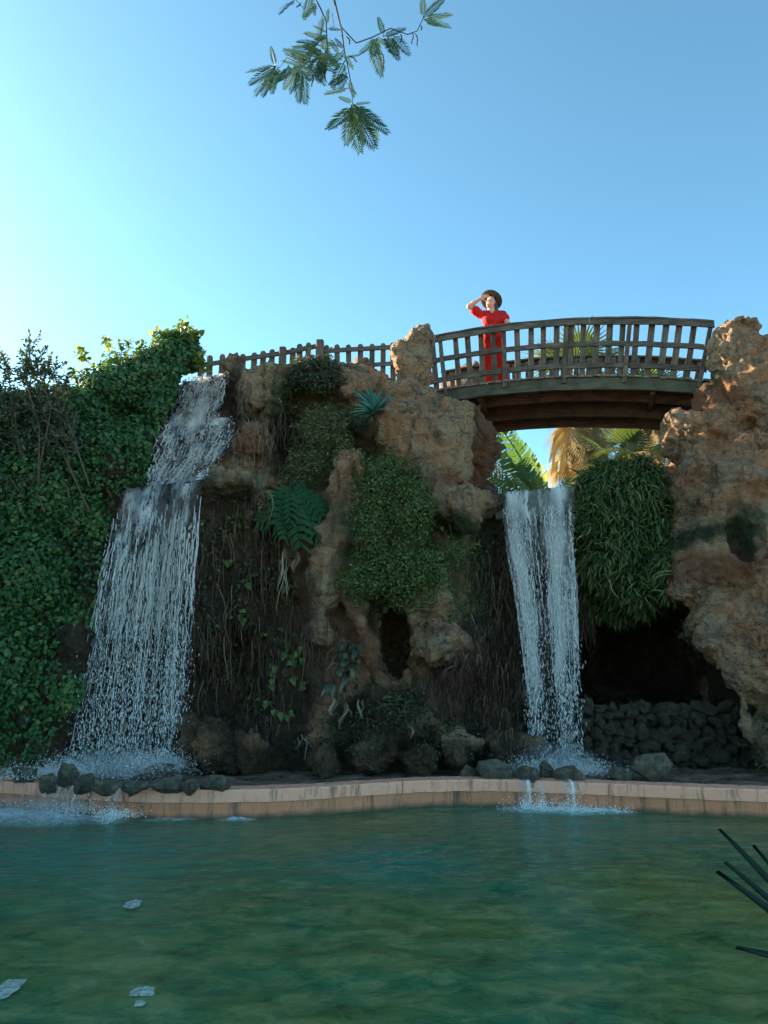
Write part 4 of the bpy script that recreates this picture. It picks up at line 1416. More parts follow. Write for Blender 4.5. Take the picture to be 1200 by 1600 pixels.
shrub('cave_lip_creeper', 'ragged dark creeper along the upper edge of the cave', M_DARKBUSH, [(905, 940), (1060, 930), (1090, 1000), (1110, 1070), (1080, 1030), (1040, 975), (910, 985)], 1600, (), 0, (.04, .09), LANCE, patchy=.1)

# ---- ferns hanging beside the straight waterfall
fern = plant('sword_fern', 'big clump of drooping strap-leaved ferns between waterfall and tall sandy rock', 'fern', None)
P, N = on_rock([(898, 760), (935, 725), (1000, 715), (1040, 735), (1050, 800), (1052, 900), (1030, 950), (985, 975), (920, 965), (900, 880)], 8500, 13.6, -.3, .35, 2.2)
tip = N * .8 + np.array((0, -.2, .35)) + rng.normal(size=P.shape) * .45
foliage('leaves', M_FERN, STRAP, P, orient(len(P), np.tile((0, -.4, 1.0), (len(P), 1)), 0, .35, tip), rng.uniform(.18, .42, len(P)), fern, 'stuff')
P, N = clump([(970, 780, 12.7, .62, .35, .36), (965, 850, 12.5, .52, .3, .5), (992, 905, 12.45, .36, .3, .45), (945, 752, 12.9, .42, .3, .2), (1005, 758, 12.8, .3, .3, .2), (925, 805, 12.6, .22, .25, .4), (1022, 830, 12.5, .2, .25, .5)], 640, .55)
tip = N * .8 + np.array((0, -.2, .45)) + rng.normal(size=P.shape) * .8
foliage('leaves', M_FERN, STRAP, P, orient(len(P), np.tile((0, -.4, 1.0), (len(P), 1)), 0, .35, tip), rng.uniform(.18, .42, len(P)), fern, 'stuff')
P, N = on_rock([(905, 860), (940, 900), (1040, 900), (1045, 965), (960, 985), (905, 975)], 1200, 13.6, -.5)
foliage('leaves', M_FERN, STRAP, P, orient(len(P), np.tile((0, -1, .2), (len(P), 1)), 1.5, .3), rng.uniform(.2, .45, len(P)), fern, 'stuff')
twigs('dry_stem', M_DRY, fern, [W(945, 885, 11.9), W(955, 850, 11.9), W(930, 850, 12), W(952, 905, 11.9)], [W(955, 915, 11.85), W(985, 872, 11.85), W(950, 848, 11.9), W(967, 935, 11.9)], .008, .12)

# ---- agave
def lance_leaf(L, w, curl, fold=.25, seg=7):
    V, Fc = [], []
    for i in range(seg + 1):
        s = i / seg
        ww = w * (math.sin(min(1, s * 1.6 + .35) * math.pi / 2) * (1 - s ** 2.2) + .01)
        y, z = L * s * math.cos(curl * s * .5), -L * math.sin(curl * s * .5) * s * .5
        V += [(-ww, y, z + fold * ww), (0, y, z - .012), (ww, y, z + fold * ww), (0, y, z - .012 - w * .16 * (1 - s))]
    for i in range(seg):
        a, c = 4 * i, 4 * i + 4
        Fc += [(a, a + 1, c + 1, c), (a + 1, a + 2, c + 2, c + 1), (a, c, c + 3, a + 3), (a + 2, a + 3, c + 3, c + 2)]
    return V, Fc
M_AGAVE, t = new_mat('blue_green_agave')
n = t.noise(t.coord((6, .8, 6)), 4, 4, .6)
t.bsdf(t.mix(n, (.02, .095, .075), (.075, .22, .165)), .5, spec=.4)
ap, an = hit(585, 660)
agc = W(584, 646, min(ap[1], 12.6) - .30)
agave = thing('agave', 'spiky blue green agave rosette on the cliff below the upright rock', 'agave', agc)
am = []
for k in range(3):
    b = MB(); b.add(*lance_leaf(.60 - .04 * k, .072, .5 + .2 * k)); am.append(b.mesh('leaf', M_AGAVE, True))
for k in range(38):
    el = 84 - 100 * (k / 37) ** .85
    az = k * 137.5
    o = link('leaf', am[k % 3], agave, (0, 0, .02))
    d = Vector((math.cos(R(az)) * math.cos(R(el)), math.sin(R(az)) * math.cos(R(el)), math.sin(R(el))))
    o.rotation_euler = d.to_track_quat('Y', 'Z').to_euler()
    sc = .72 + .28 * rnd.random() - (.12 if el > 60 else 0)
    o.scale = (1, sc, sc)
P, N = clump([(640, 652, 12.35, .20, .15, .16), (560, 662, 12.4, .2, .2, .12)], 900, .4)
foliage('leaves', M_DARKBUSH, OVAL, P, orient(len(P), N), rng.uniform(.03, .06, len(P)), plant('ground_creeper', 'little dark creeper around the foot of the agave', 'creeper', None), 'stuff')

# ---- split-leaf plant
def split_leaf(L=.62, wd=.23, lobes=6):
    """heart-shaped leaf cut into ribs on both sides of a midrib"""
    V, Fc = [], []
    def add(p, f):
        k = len(V); V.extend(p); Fc.extend([tuple(i + k for i in q) for q in f])
    for sx in (-1, 1):
        for i in range(lobes):
            s0, s1 = i / lobes, (i + .84) / lobes
            w = wd * math.sin(math.pi * (.12 + .80 * (i + .5) / lobes)) ** .7
            sweep = .10 + .10 * i / lobes
            m0, m1 = (0, L * s0, 0), (0, L * (s1 + .10 / lobes), 0)
            q0, q1 = (sx * w * .55, L * (s0 + .02) + sweep * .4, .035), (sx * w * .55, L * s1 + sweep * .4, .035)
            e0, e1 = (sx * w, L * (s0 + .05) + sweep, -.03), (sx * w * .96, L * s1 + sweep, -.035)
            f = [(0, 1, 3, 2), (2, 3, 5, 4)]
            add([m0, m1, q0, q1, e0, e1], f if sx > 0 else [q[::-1] for q in f])
    k = len(V)
    V.extend([(-.010, -.25, .006), (.010, -.25, .006), (.003, L * 1.02, .004), (-.003, L * 1.02, .004)])
    Fc.append((k, k + 1, k + 2, k + 3))
    V = np.array(V, float)
    V[:, 2] -= .35 * (np.clip(V[:, 1], 0, 9) / L) ** 2 * .25
    return V, Fc
M_SPLIT, t = new_mat('glossy_split_leaf')
n = t.noise(t.coord(), 7, 3, .5)
oi = t.n('ShaderNodeObjectInfo')
k = t.mix(n, (.004, .028, .010), (.012, .058, .020))
k = t.mix(t.math('MULTIPLY', oi.outputs['Random'], .4), k, (.03, .07, .018))
t.bsdf(k, .6, spec=.15)
ms = plant('split_leaf_plant', 'glossy deep green plant with big slitted leaves hanging left of the standing rock', 'plant', None)
ms['label'] = 'glossy deep green plant with big slitted leaves beside the standing rock buttress'
sm = []
for k in range(2):
    b = MB(); b.add(*split_leaf(.58 + .08 * k, .22 + .03 * k)); sm.append(b.mesh('leaf', M_SPLIT, True))
mp, mn = hit(462, 780)
for (x0, y0, x1, y1, Y) in ((455, 765, 432, 812, 11.72), (470, 770, 490, 815, 11.6), (458, 790, 462, 848, 11.5), (475, 800, 500, 835, 11.55), (450, 760, 420, 785, 11.8), (440, 790, 398, 812, 11.8), (470, 755, 475, 790, 11.75), (448, 800, 440, 840, 11.62), (430, 805, 405, 825, 11.85), (480, 765, 505, 800, 11.7), (452, 770, 447, 815, 11.56)):
    a, e = W(x0, y0, Y + .12), W(x1, y1, Y - .12)
    o = link('leaf', sm[rnd.randrange(2)], ms, a)
    z0 = rnd.uniform(-.9, .9)
    y = Vector(e - a).normalized()
    z = Vector((z0, -1, rnd.uniform(.1, .9)))
    z = (z - y * z.dot(y)).normalized()
    o.rotation_euler = Matrix((y.cross(z), y, z)).transposed().to_euler()
    s = float(np.linalg.norm(e - a)) / .62
    o.scale = (s * 1.0, s, s)
twigs('stem', M_DARKTWIG, ms, [W(462, 770, 12.1)] * 5, [W(455, 765, 11.8), W(470, 770, 11.7), W(458, 790, 11.6), W(475, 800, 11.65), W(440, 790, 11.9)], .012)

# ---- hanging roots over the wet walls
roots = plant('root_curtain', 'dark curtain of fine roots hanging down the wet cliff between waterfall and buttress', 'roots', None)
roots2 = plant('root_fringe', 'dark fringe of roots and moss hanging beside the straight waterfall', 'roots', None)
shrub('wall_creeper', 'scattered green leaves over the dark rooty wall right of the tiered waterfall', M_BUSH, [(310, 790), (430, 770), (470, 870), (480, 1100), (330, 1120)], 1500, (), 0, (.03, .075), IVY, patchy=.55, twn=25)['label'] = 'scattered green leaves over the dark rooty wall beside the tiered waterfall'
roots3 = plant('root_mat', 'reddish brown tangle of roots between the small hole and the dark recess', 'roots', None)
def root_strands(poly, n, L, parent, mat=M_ROOT, wd=(.003, .008), out=.10, name='strands', patchy=.0):
    P, N = on_rock(poly, n, 14, -.6, patchy)
    V, Fc, A = [], [], []
    seg = 5
    for i in range(len(P)):
        l = rng.uniform(*L)
        p = P[i] + N[i] * rng.uniform(.02, out) - np.array((0, rng.uniform(.0, .1), 0))
        s = np.linspace(0, 1, seg + 1)
        a, ph = rng.uniform(.005, .035), rng.uniform(0, 6)
        c = p + np.stack([a * np.sin(s * 4 + ph) + s * rng.normal(0, .04), a * np.cos(s * 3 + ph) * .6, -s * l], 1)
        w = rng.uniform(*wd) * (1 - .7 * s)
        ang = rng.uniform(-.8, .8)
        dx = np.array((math.cos(ang), math.sin(ang), 0))
        k = len(V) * 2 * (seg + 1)
        V.append(np.stack([c - dx * w[:, None], c + dx * w[:, None]], 1).reshape(-1, 3))
        Fc.append(np.stack([k + 2 * np.arange(seg), k + 2 * np.arange(seg) + 1, k + 2 * np.arange(seg) + 3, k + 2 * np.arange(seg) + 2], 1))
        A.append(np.full(2 * (seg + 1), rng.random() ** 1.6))
    o = link(name, mesh(name, np.concatenate(V), np.concatenate(Fc), mat, False, {'leafrnd': np.concatenate(A)}), parent)
    o['kind'] = 'stuff'
    return o
root_strands([(305, 790), (400, 760), (440, 790), (470, 860), (490, 980), (470, 1120), (420, 1150), (380, 1120), (300, 1100), (290, 950)], 1000, (.08, .5), roots, patchy=.5)
root_strands([(305, 790), (400, 760), (440, 790), (470, 860), (490, 980), (470, 1120), (420, 1150), (380, 1120), (300, 1100), (290, 950)], 160, (.4, .9), roots, M_ROOT, (.006, .011), .25)
P, N = on_rock([(305, 790), (400, 760), (440, 790), (470, 860), (490, 980), (470, 1120), (420, 1150), (380, 1120), (300, 1100), (290, 950)], 3000, 14, -.5, .45)
foliage('moss_leaves', M_BROWN, LANCE, P + N * .05, orient(len(P), N + (0, -.3, .2), 1.2, .8), rng.uniform(.05, .16, len(P)), roots, 'stuff', rng.random(len(P)) ** 2 * .7)
i = rng.choice(len(P), 40)
twigs('twig', M_TWIG, roots, P[i] + N[i] * .08, P[i] + N[i] * .15 + rng.normal(size=(40, 3)) * (.22, .04, .2), .006)['kind'] = 'stuff'
root_strands([(410, 650), (460, 640), (470, 700), (450, 750), (410, 740)], 350, (.15, .5), roots)
root_strands([(380, 600), (400, 650), (430, 690), (385, 720), (365, 690)], 300, (.1, .3), roots, M_DRY, (.002, .005))
root_strands([(725, 880), (790, 840), (815, 950), (830, 1100), (800, 1180), (740, 1130), (730, 1000)], 1300, (.1, .5), roots2)
root_strands([(890, 900), (925, 930), (925, 1000), (900, 1000)], 160, (.2, .6), roots2)
root_strands([(640, 1060), (690, 1040), (740, 1000), (775, 1050), (770, 1120), (690, 1110)], 1100, (.1, .35), roots3, M_BROWN, (.003, .009), .2)
root_strands([(430, 960), (520, 960), (560, 1000), (540, 1060), (480, 1100), (440, 1080)], 260, (.15, .5), roots3, M_BROWN, (.003, .008))
P, N = on_rock([(680, 1050), (720, 1010), (765, 1010), (775, 1080), (720, 1095)], 900, 13.5, -.5, .2)
foliage('fern_leaves', M_BROWN, LANCE, P + N * .12, orient(len(P), N + (0, -.4, .1), 1.4, .5), rng.uniform(.08, .2, len(P)), roots3, 'stuff')

# ---- vine sprigs, dead plant, dry grass
sprig = plant('climbing_vine', 'thin vine with a few yellow green leaves over the dark roots', 'vine', None)
iv = MB(); iv.add(IVY[0], IVY[1][0]); lm = iv.mesh('leaf', M_VINE, False, 'leafrnd')
lm.attributes['leafrnd'].data.foreach_set('value', np.full(7, .35, np.float32))
lm2 = iv.mesh('leaf', M_IVY, False, 'leafrnd')
lm2.attributes['leafrnd'].data.foreach_set('value', np.full(7, .93, np.float32))
LP = [(452, 1003), (462, 1000), (470, 1010), (448, 1020), (458, 1022), (468, 1018), (474, 1028), (450, 1035), (460, 1032), (428, 1036), (432, 1040), (424, 1050), (426, 1060), (424, 1070), (458, 1058), (466, 1056), (474, 1064), (478, 1070), (396, 1088), (420, 1094), (416, 1098), (430, 1108), (440, 1112), (450, 1116), (453, 1110), (405, 1006), (446, 985), (464, 990), (394, 900), (388, 912), (378, 960), (382, 966), (386, 955), (357, 877), (363, 876)]
stem_pts = []
for x, y in LP:
    p, n = hit(x, y)
    p = p + (0, -.14, 0)
    o = link('leaf', lm if rnd.random() < .5 else lm2, sprig, p)
    M3 = orient(1, np.array([(rnd.uniform(-.3, .3), -1, .4)]), 1.0, .35)[0]
    o.rotation_euler = Matrix(M3.tolist()).to_euler()
    s = rnd.uniform(.11, .16)
    o.scale = (s, s, s)
    stem_pts.append(p)
for seq in ((0, 3, 7, 9, 11, 12, 13), (2, 5, 8, 14, 16, 17), (13, 19, 21, 22, 23), (26, 27, 2), (25, 9)):
    b = MB(); b.tube([stem_pts[i] + (0, .02, 0) for i in seq], .006, 5); b.build('stem', M_TWIG, sprig, True)

dead = plant('withered_plant', 'withered dark plant with curled leaves and pale hanging straps beside the small hole', 'plant', None)
M_WITHER = leaf_mat('withered_leaf', [(0, (.02, .028, .018)), (.6, (.07, .075, .045)), (1, (.30, .26, .17))], .1, .45)
def curled(L, w, c1, seg=6):
    V, Fc = [], []
    for i in range(seg + 1):
        s = i / seg
        a = c1 * s
        y, z = L * math.sin(a) / c1, -L * (1 - math.cos(a)) / c1
        ww = w * math.sin(math.pi * min(.97, .12 + .85 * s))
        V += [(-ww, y, z + .4 * ww), (0, y, z), (ww, y, z + .4 * ww)]
    for i in range(seg):
        a = 3 * i
        Fc += [(a, a + 1, a + 4, a + 3), (a + 1, a + 2, a + 5, a + 4)]
    return V, Fc
cm = []
for k, (L, w, c) in enumerate(((.30, .05, 2.2), (.24, .06, 2.8), (.34, .04, 1.6))):
    b = MB(); b.add(*curled(L, w, c), a=(.2, .45, .75)[k]); cm.append(b.mesh('leaf', M_WITHER, True, 'leafrnd'))
for k in range(46):
    x, y = rnd.gauss(545, 14), rnd.uniform(1005, 1085)
    p, n = hit(x, y)
    o = link('leaf', cm[rnd.choice((0, 0, 1, 1, 2))], dead, (p[0], min(p[1], 11.7) - rnd.uniform(.05, .3), p[2]))
    o.rotation_euler = (rnd.uniform(-.6, .5), rnd.uniform(-.5, .5), rnd.uniform(1.6, 4.7))
    s = rnd.uniform(.6, 1.1)
    o.scale = (s, s, s)
def straps(parent, items, mat, name='dry_strap'):
    for x0, y0, x1, y1, w in items:
        a, n = hit(x0, y0)
        a = a + (0, -.22, 0)
        e = W(x1, y1, a[1] - .05)
        s = np.linspace(0, 1, 7)
        c = a + (e - a) * s[:, None] + np.stack([.03 * np.sin(s * 6 + x0), -.06 * np.sin(s * math.pi), 0 * s], 1)
        ww = w * .62 * np.sin(np.pi * (.15 + .8 * s)) 
        V = np.stack([c - np.stack([ww, 0 * s, 0 * s], 1), c + np.stack([0 * s, -.4 * ww, 0 * s], 1), c + np.stack([ww, .3 * ww, 0 * s], 1)], 1).reshape(-1, 3)
        i = 3 * np.arange(6)
        Fq = np.concatenate([np.stack([i, i + 1, i + 4, i + 3], 1), np.stack([i + 1, i + 2, i + 5, i + 4], 1)])
        link(name, mesh(name, V, Fq, mat, True, {'leafrnd': np.full(len(V), rnd.random())}), parent)
straps(dead, [(522, 1090, 518, 1118, .05), (528, 1092, 522, 1116, .03), (540, 1098, 532, 1140, .04), (544, 1096, 548, 1122, .025), (546, 1100, 530, 1130, .02), (563, 1092, 562, 1134, .03), (569, 1092, 573, 1118, .035), (566, 1094, 570, 1122, .025), (575, 1050, 590, 1044, .02), (560, 1064, 577, 1078, .02), (530, 1006, 546, 1002, .02)], M_DRY)
tuft = plant('dry_grass_tuft', 'tan dry grass blades hanging below the split-leaf plant', 'grass', None)
straps(tuft, [(447, 860, 438, 900, .018), (450, 858, 434, 920, .02), (452, 862, 433, 962, .016), (449, 866, 446, 940, .014), (446, 862, 436, 930, .02), (466, 870, 458, 895, .05), (470, 865, 462, 890, .05), (455, 880, 447, 930, .012)], M_DRY, 'blade')
tuft2 = plant('dead_grass_tuft', 'pale dead grass blades fallen over boulders near the pool rim', 'grass', None)
straps(tuft2, [(472, 1148, 468, 1180, .012), (475, 1145, 490, 1175, .012), (478, 1150, 482, 1200, .010), (470, 1150, 464, 1172, .01), (480, 1148, 488, 1170, .01), (640, 1130, 645, 1155, .02)], M_DRY, 'blade')
flow = plant('succulent', 'pale green rosettes growing on the ledge below the small hole', 'succulent', None)
for x, y in ((606, 1092), (613, 1098), (622, 1094), (612, 1108), (628, 1102), (604, 1104)):
    p, n = hit(x, y)
    M_SUC = M_MOSSY if x < 600 else M_DRY
    P = np.tile(p + (0, -.15, .03), (14, 1))
    az = np.arange(14) * 2.4
    el = np.linspace(.2, 1.3, 14)
    tip = np.stack([np.cos(az) * np.cos(el), np.sin(az) * np.cos(el), np.sin(el)], 1)
    foliage('rosette', M_MOSSY, OVAL, P, orient(14, np.tile((0, -.2, 1.), (14, 1)), 0, .1, tip), rng.uniform(.08, .13, 14), flow, None, .8 + .2 * rng.random(14))
reed = plant('reed_tuft', 'wiry pale grass at the foot of the tall rock beside the basin', 'grass', None)
straps(reed, [(1198, 1175, 1178, 1192, .012), (1196, 1185, 1172, 1204, .012), (1200, 1160, 1184, 1155, .010), (1198, 1190, 1165, 1188, .010), (1205, 1178, 1176, 1176, .01)], M_MOSSY, 'blade')
# ------------------------------------------------------------------ stones of the basin
def rock_mesh(seed, sx, sy, sz, mat, sub=3, rough=.28, cuts=12, name='stone'):
    r = np.random.default_rng(seed)
    n = 9 if sub < 3 else 15
    # cube sphere
    g = np.linspace(-1, 1, n)
    V, Fq, k = [], [], 0
    a, b = np.meshgrid(g, g, indexing='ij')
    for ax in range(3):
        for sg in (-1, 1):
            p = np.zeros((n, n, 3))
            p[..., ax] = sg
            p[..., (ax + 1) % 3] = a
            p[..., (ax + 2) % 3] = b * sg
            V.append(p.reshape(-1, 3)); Fq.append(grid_faces(n, n) + k); k += n * n
    V, Fq = np.concatenate(V), np.concatenate(Fq)
    key = np.round(V * 1000).astype(int)
    _, idx, inv = np.unique(key, axis=0, return_index=True, return_inverse=True)
    V, Fq = V[idx], inv.ravel()[Fq]
    V = V / (np.abs(V) ** 3.2).sum(1, keepdims=True) ** (1 / 3.2)
    for _ in range(cuts):                      # flat broken faces
        d = unit(r.normal(size=3))
        c = r.uniform(.55, .95)
        h = V @ d - c
        V = V - np.clip(h, 0, 9)[:, None] * d
    V = V * (1 + (noise(V, 1.6, seed * 3.1) * rough + noise(V, 4.5, seed) * rough * .35)[:, None])
    V = V * np.array((sx, sy, sz))
    return mesh(name, V, Fq, mat, True, {'moss': np.clip(noise(V, 3.0 / max(sx, .1), seed) * 2.2 + V[:, 2] / sz * .3, 0, .55), 'wet': np.clip(.25 - V[:, 2] / sz * .4, 0, .5), 'red': np.zeros(len(V))})
M_PALE = plain_mat('pale_smooth_stone', (.62, .62, .56), .5, .12, 9, .3, .4)
LZ = .34
def basin_y(px, py, h):
    """depth of a stone standing on the basin floor whose centre shows at (px, py)"""
    d = rayto(px, py)
    return EYE + d * ((LZ + h * .7 - EYE[2]) / d[2])
STONES = [
    (37, 1218, 50, 24, 'long grey stone at the outer end of the rim under the ivy'),
    (78, 1229, 30, 24, 'small rounded stone between long grey stone and tall pointed stone'),
    (108, 1220, 34, 38, 'tall pointed dark stone on the pool rim under the tiered waterfall'),
    (130, 1229, 38, 30, 'leaning dark stone beside the tall pointed stone on the rim'),
    (163, 1238, 55, 20, 'low flat stone at the rim edge next to the thin spout'),
    (170, 1211, 22, 18, 'small wet stone standing in the spray of the tiered waterfall'),
    (238, 1214, 65, 22, 'broad flat slab lying on top of two stones by the tiered waterfall'),
    (213, 1236, 46, 20, 'blocky stone under the outer end of the broad flat slab'),
    (257, 1234, 52, 20, 'squared stone under the inner end of the broad flat slab'),
    (297, 1236, 28, 18, 'little stone between squared stone and brownish boulder'),
    (337, 1230, 54, 26, 'brownish boulder ending the row of stones by the tiered waterfall'),
    (65, 1205, 60, 16, 'low wet rock behind the long grey stone'),
    (733, 1212, 28, 18, 'small block at the start of the row under the straight waterfall'),
    (776, 1211, 62, 26, 'long pale slab lying on the rim beside the straight waterfall'),
    (826, 1216, 42, 20, 'low stone next to the long pale slab'),
    (853, 1210, 28, 30, 'small peaked stone under the straight waterfall'),
    (893, 1217, 54, 20, 'flat wet stone in the middle of the splash'),
    (926, 1200, 64, 24, 'long dark rock behind the splash of the straight waterfall'),
    (965, 1216, 42, 20, 'low dark stone beside the big rounded boulder'),
    (1020, 1209, 68, 42, 'big rounded pitted boulder on the basin floor in front of the cave'),
]
for i, (px_, py_, w, h, lab) in enumerate(STONES):
    c = basin_y(px_, py_ - 6, h * .01)
    s = (c[1] / math.cos(PITCH)) / FPX
    c = basin_y(px_, py_ - 5, h * s * .5)
    o = link('stone', rock_mesh(i + 1, w * s * .50, w * s * (.42 if w < 50 else .34), h * s * .66, M_STONE), None, c)
    o.rotation_euler = (rnd.uniform(-.15, .15), rnd.uniform(-.12, .12), rnd.uniform(-.3, .3))
    tag(o, lab, 'stone', 'stones along the pool rim')
c = basin_y(101, 1203, .1)
o = link('pale_stone', rock_mesh(77, .13, .10, .07, M_PALE, 2, .1), None, c + (0, -.05, .06))
o.rotation_euler = (0, -.5, .2)
tag(o, 'smooth whitish stone leaning on the tall pointed dark stone', 'stone')

# dry stone wall at the foot of the cave
cw = thing('stone_wall', 'dark rough stone retaining wall across the foot of the cave', 'wall')
mb = MB()
for a, b, y in ((812, 905, 12.75), (905, 1170, 12.3)):
    p0, p1, q = W(a, 1108, y), W(b, 1103, y), W(a, 1215, y)
    mb.box(((p0[0] + p1[0]) / 2, y + .42, (p0[2] + .2) / 2), (p1[0] - p0[0] + .03, .6, p0[2] - .3))
mb.build('wall_core', plain_mat('dark_mortar', (.035, .03, .024), .9, .4, 9, .5), cw)
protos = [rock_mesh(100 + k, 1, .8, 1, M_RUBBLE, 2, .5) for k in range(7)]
y0 = 1192
row = 0
while y0 > 1098:
    hgt = rnd.uniform(11, 16)
    x0 = 815 + rnd.uniform(0, 15)
    while x0 < 1172:
        w = rnd.uniform(10, 27)
        Y = (12.7 if x0 < 900 else 12.22) + rnd.uniform(-.09, .10)
        s = Y / FPX
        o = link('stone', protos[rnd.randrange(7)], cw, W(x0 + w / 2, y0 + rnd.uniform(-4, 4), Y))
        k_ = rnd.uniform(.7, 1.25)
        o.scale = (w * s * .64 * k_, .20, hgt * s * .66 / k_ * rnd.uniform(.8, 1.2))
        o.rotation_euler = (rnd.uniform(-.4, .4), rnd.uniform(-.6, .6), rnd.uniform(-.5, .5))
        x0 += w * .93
    y0 -= hgt * .93

# ------------------------------------------------------------------ falling water
def water_mats():
    """white water: foamy streaks over a clear film"""
    m, t = new_mat('waterfall_sheet')
    uvn = t.n('ShaderNodeUVMap')
    def uvmap(sx, sy):
        mp = t.n('ShaderNodeMapping')
        mp.inputs['Scale'].default_value = (sx, sy, 1)
        t.l(uvn.outputs[0], mp.inputs[0])
        return mp.outputs[0]
    st = t.noise(uvmap(12, 1.5), 1.0, 6, .68, .5)
    st2 = t.noise(uvmap(38, 5), 1.0, 5, .68, .4)
    lace = t.vor(uvmap(9, 5), 1.0, 'DISTANCE_TO_EDGE')
    lace2 = t.n('ShaderNodeTexVoronoi', feature='DISTANCE_TO_EDGE')
    warp = t.mix(.35, uvmap(17, 8), t.n('ShaderNodeTexNoise').outputs[1])
    t.l(warp, lace2.inputs['Vector'])
    lace2.inputs['Scale'].default_value = 1.0
    lf = t.math('MAXIMUM', t.ramp(lace, [(0, 1), (.16, 0)]), t.ramp(lace2.outputs[0], [(0, 1), (.15, 0)]))
    body = t.math('ADD', t.math('MULTIPLY', st, .62), t.math('MULTIPLY', st2, .38))
    body = t.math('ADD', body, t.math('MULTIPLY', t.attr('dens'), .30))
    body = t.ramp(body, [(.575, 0), (.66, 1)])
    fac = t.math('ADD', body, t.math('MULTIPLY', lf, t.math('MULTIPLY', t.attr('lace'), t.ramp(st, [(.3, .3), (.6, 1)]))), True)
    fac = t.math('MULTIPLY', fac, t.attr('edge'), True)
    nb = t.bump(t.math('ADD', st2, t.math('MULTIPLY', lf, .4)), .6, .03)
    d = t.n('ShaderNodeBsdfPrincipled')
    d.inputs['Base Color'].default_value = (.92, .89, .85, 1)
    d.inputs['Roughness'].default_value = .25
    t.l(nb, d.inputs['Normal'])
    tl = t.n('ShaderNodeBsdfTranslucent')
    tl.inputs['Color'].default_value = (.90, .88, .84, 1)
    white = t.mixsh(.35, d.outputs[0], tl.outputs[0])
    tr = t.n('ShaderNodeBsdfTransparent')
    tr.inputs['Color'].default_value = (.93, .96, .95, 1)
    gl = t.n('ShaderNodeBsdfGlossy')
    gl.inputs['Roughness'].default_value = .12
    t.l(nb, gl.inputs['Normal'])
    fr = t.n('ShaderNodeFresnel')
    fr.inputs['IOR'].default_value = 1.33
    t.l(nb, fr.inputs['Normal'])
    film = t.mixsh(t.math('MULTIPLY', fr.outputs[0], t.math('MULTIPLY', t.attr('edge'), .35)), tr.outputs[0], gl.outputs[0])
    t.out(t.mixsh(t.math('MULTIPLY', fac, .92), film, white))
    m2, t = new_mat('water_drops')
    d = t.bsdf((.92, .89, .85), .25, spec=.5, out=False)
    tl = t.n('ShaderNodeBsdfTranslucent')
    tl.inputs['Color'].default_value = (.90, .88, .84, 1)
    tr = t.n('ShaderNodeBsdfTransparent')
    t.out(t.mixsh(t.math('MULTIPLY', t.attr('leafrnd'), .55), t.mixsh(.4, d, tl.outputs[0]), tr.outputs[0]))
    return m, m2
M_FALL, M_DROP = water_mats()

def edge_interp(rows, v):
    """rows: (v, pxL, pxR, pyL, pyR, Y) -> values at v"""
    rows = np.asarray(rows, float)
    return [np.interp(v, rows[:, 0], rows[:, k]) for k in range(1, rows.shape[1])]

def sheet(name, rows, nu, nv, parent, dens, lace, hug=True, off=.05, taper=True, tight=1.0):
    """sheet of water between two edges; where hug is set it lies on the rock it runs over"""
    v = np.linspace(0, 1, nv)
    L, Rr, yl, yr, Yd = edge_interp(rows, v)
    u = np.linspace(0, 1, nu)
    wob = noise(np.stack([v * 7, v * 0, v * 0], 1), 1, 3) * 8
    PX = (L + wob)[:, None] + ((Rr - L) - wob * .6)[:, None] * u
    PY = yl[:, None] + (yr - yl)[:, None] * u
    YY = np.repeat(Yd[:, None], nu, 1)
    if hug:
        for i in range(nv):
            for j in range(nu):
                d = rayto(PX[i, j], PY[i, j])
                loc = BVH.ray_cast(Vector(EYE), Vector(d), 40)[0]
                if loc is not None and loc.y < 15:
                    YY[i, j] = min(YY[i, j] + .5, loc.y)
        for _ in range(2):
            YY[1:-1] = np.minimum(YY[1:-1], (YY[:-2] + YY[1:-1] + YY[2:]) / 3)
            YY[:, 1:-1] = np.minimum(YY[:, 1:-1] , (YY[:, :-2] + YY[:, 1:-1] + YY[:, 2:]) / 3)
        YY = np.minimum.accumulate(YY, 0)
        YY -= off
    P = W(PX, PY, YY)
    P += (noise(P.reshape(-1, 3), (5, 5, 2.2)) * .05).reshape(nv, nu, 1) * np.array((0, -1, 0))
    arc = np.concatenate([[0], np.cumsum(np.linalg.norm(np.diff(P[:, nu // 2], axis=0), axis=1))])
    wid = np.linalg.norm(P[0, -1] - P[0, 0])
    uv = np.stack([np.repeat((u * wid)[None], nv, 0), np.repeat((v * abs(P[0, nu // 2, 2] - P[-1, nu // 2, 2]) * 1.15)[:, None], nu, 1)], -1).reshape(-1, 2) * tight
    Uu, Vv = np.meshgrid(u, v)
    e = np.clip(np.minimum(Uu, 1 - Uu) * 9, 0, 1) * (np.clip((1 - Vv) * 4, 0, 1) if taper else 1) * np.clip(Vv * 14 + .7, 0, 1)
    e = e * np.clip(.55 + 1.6 * noise(np.stack([Uu * 4, Vv * 2.5, 0 * Uu], -1).reshape(-1, 3), 1.3, 6).reshape(Uu.shape), .15, 1)
    o = link(name, mesh(name, P.reshape(-1, 3), grid_faces(nv, nu), M_FALL, True,
                        {'dens': dens(Uu, Vv).ravel(), 'lace': lace(Uu, Vv).ravel(), 'edge': e.ravel()}, uv), parent)
    return P

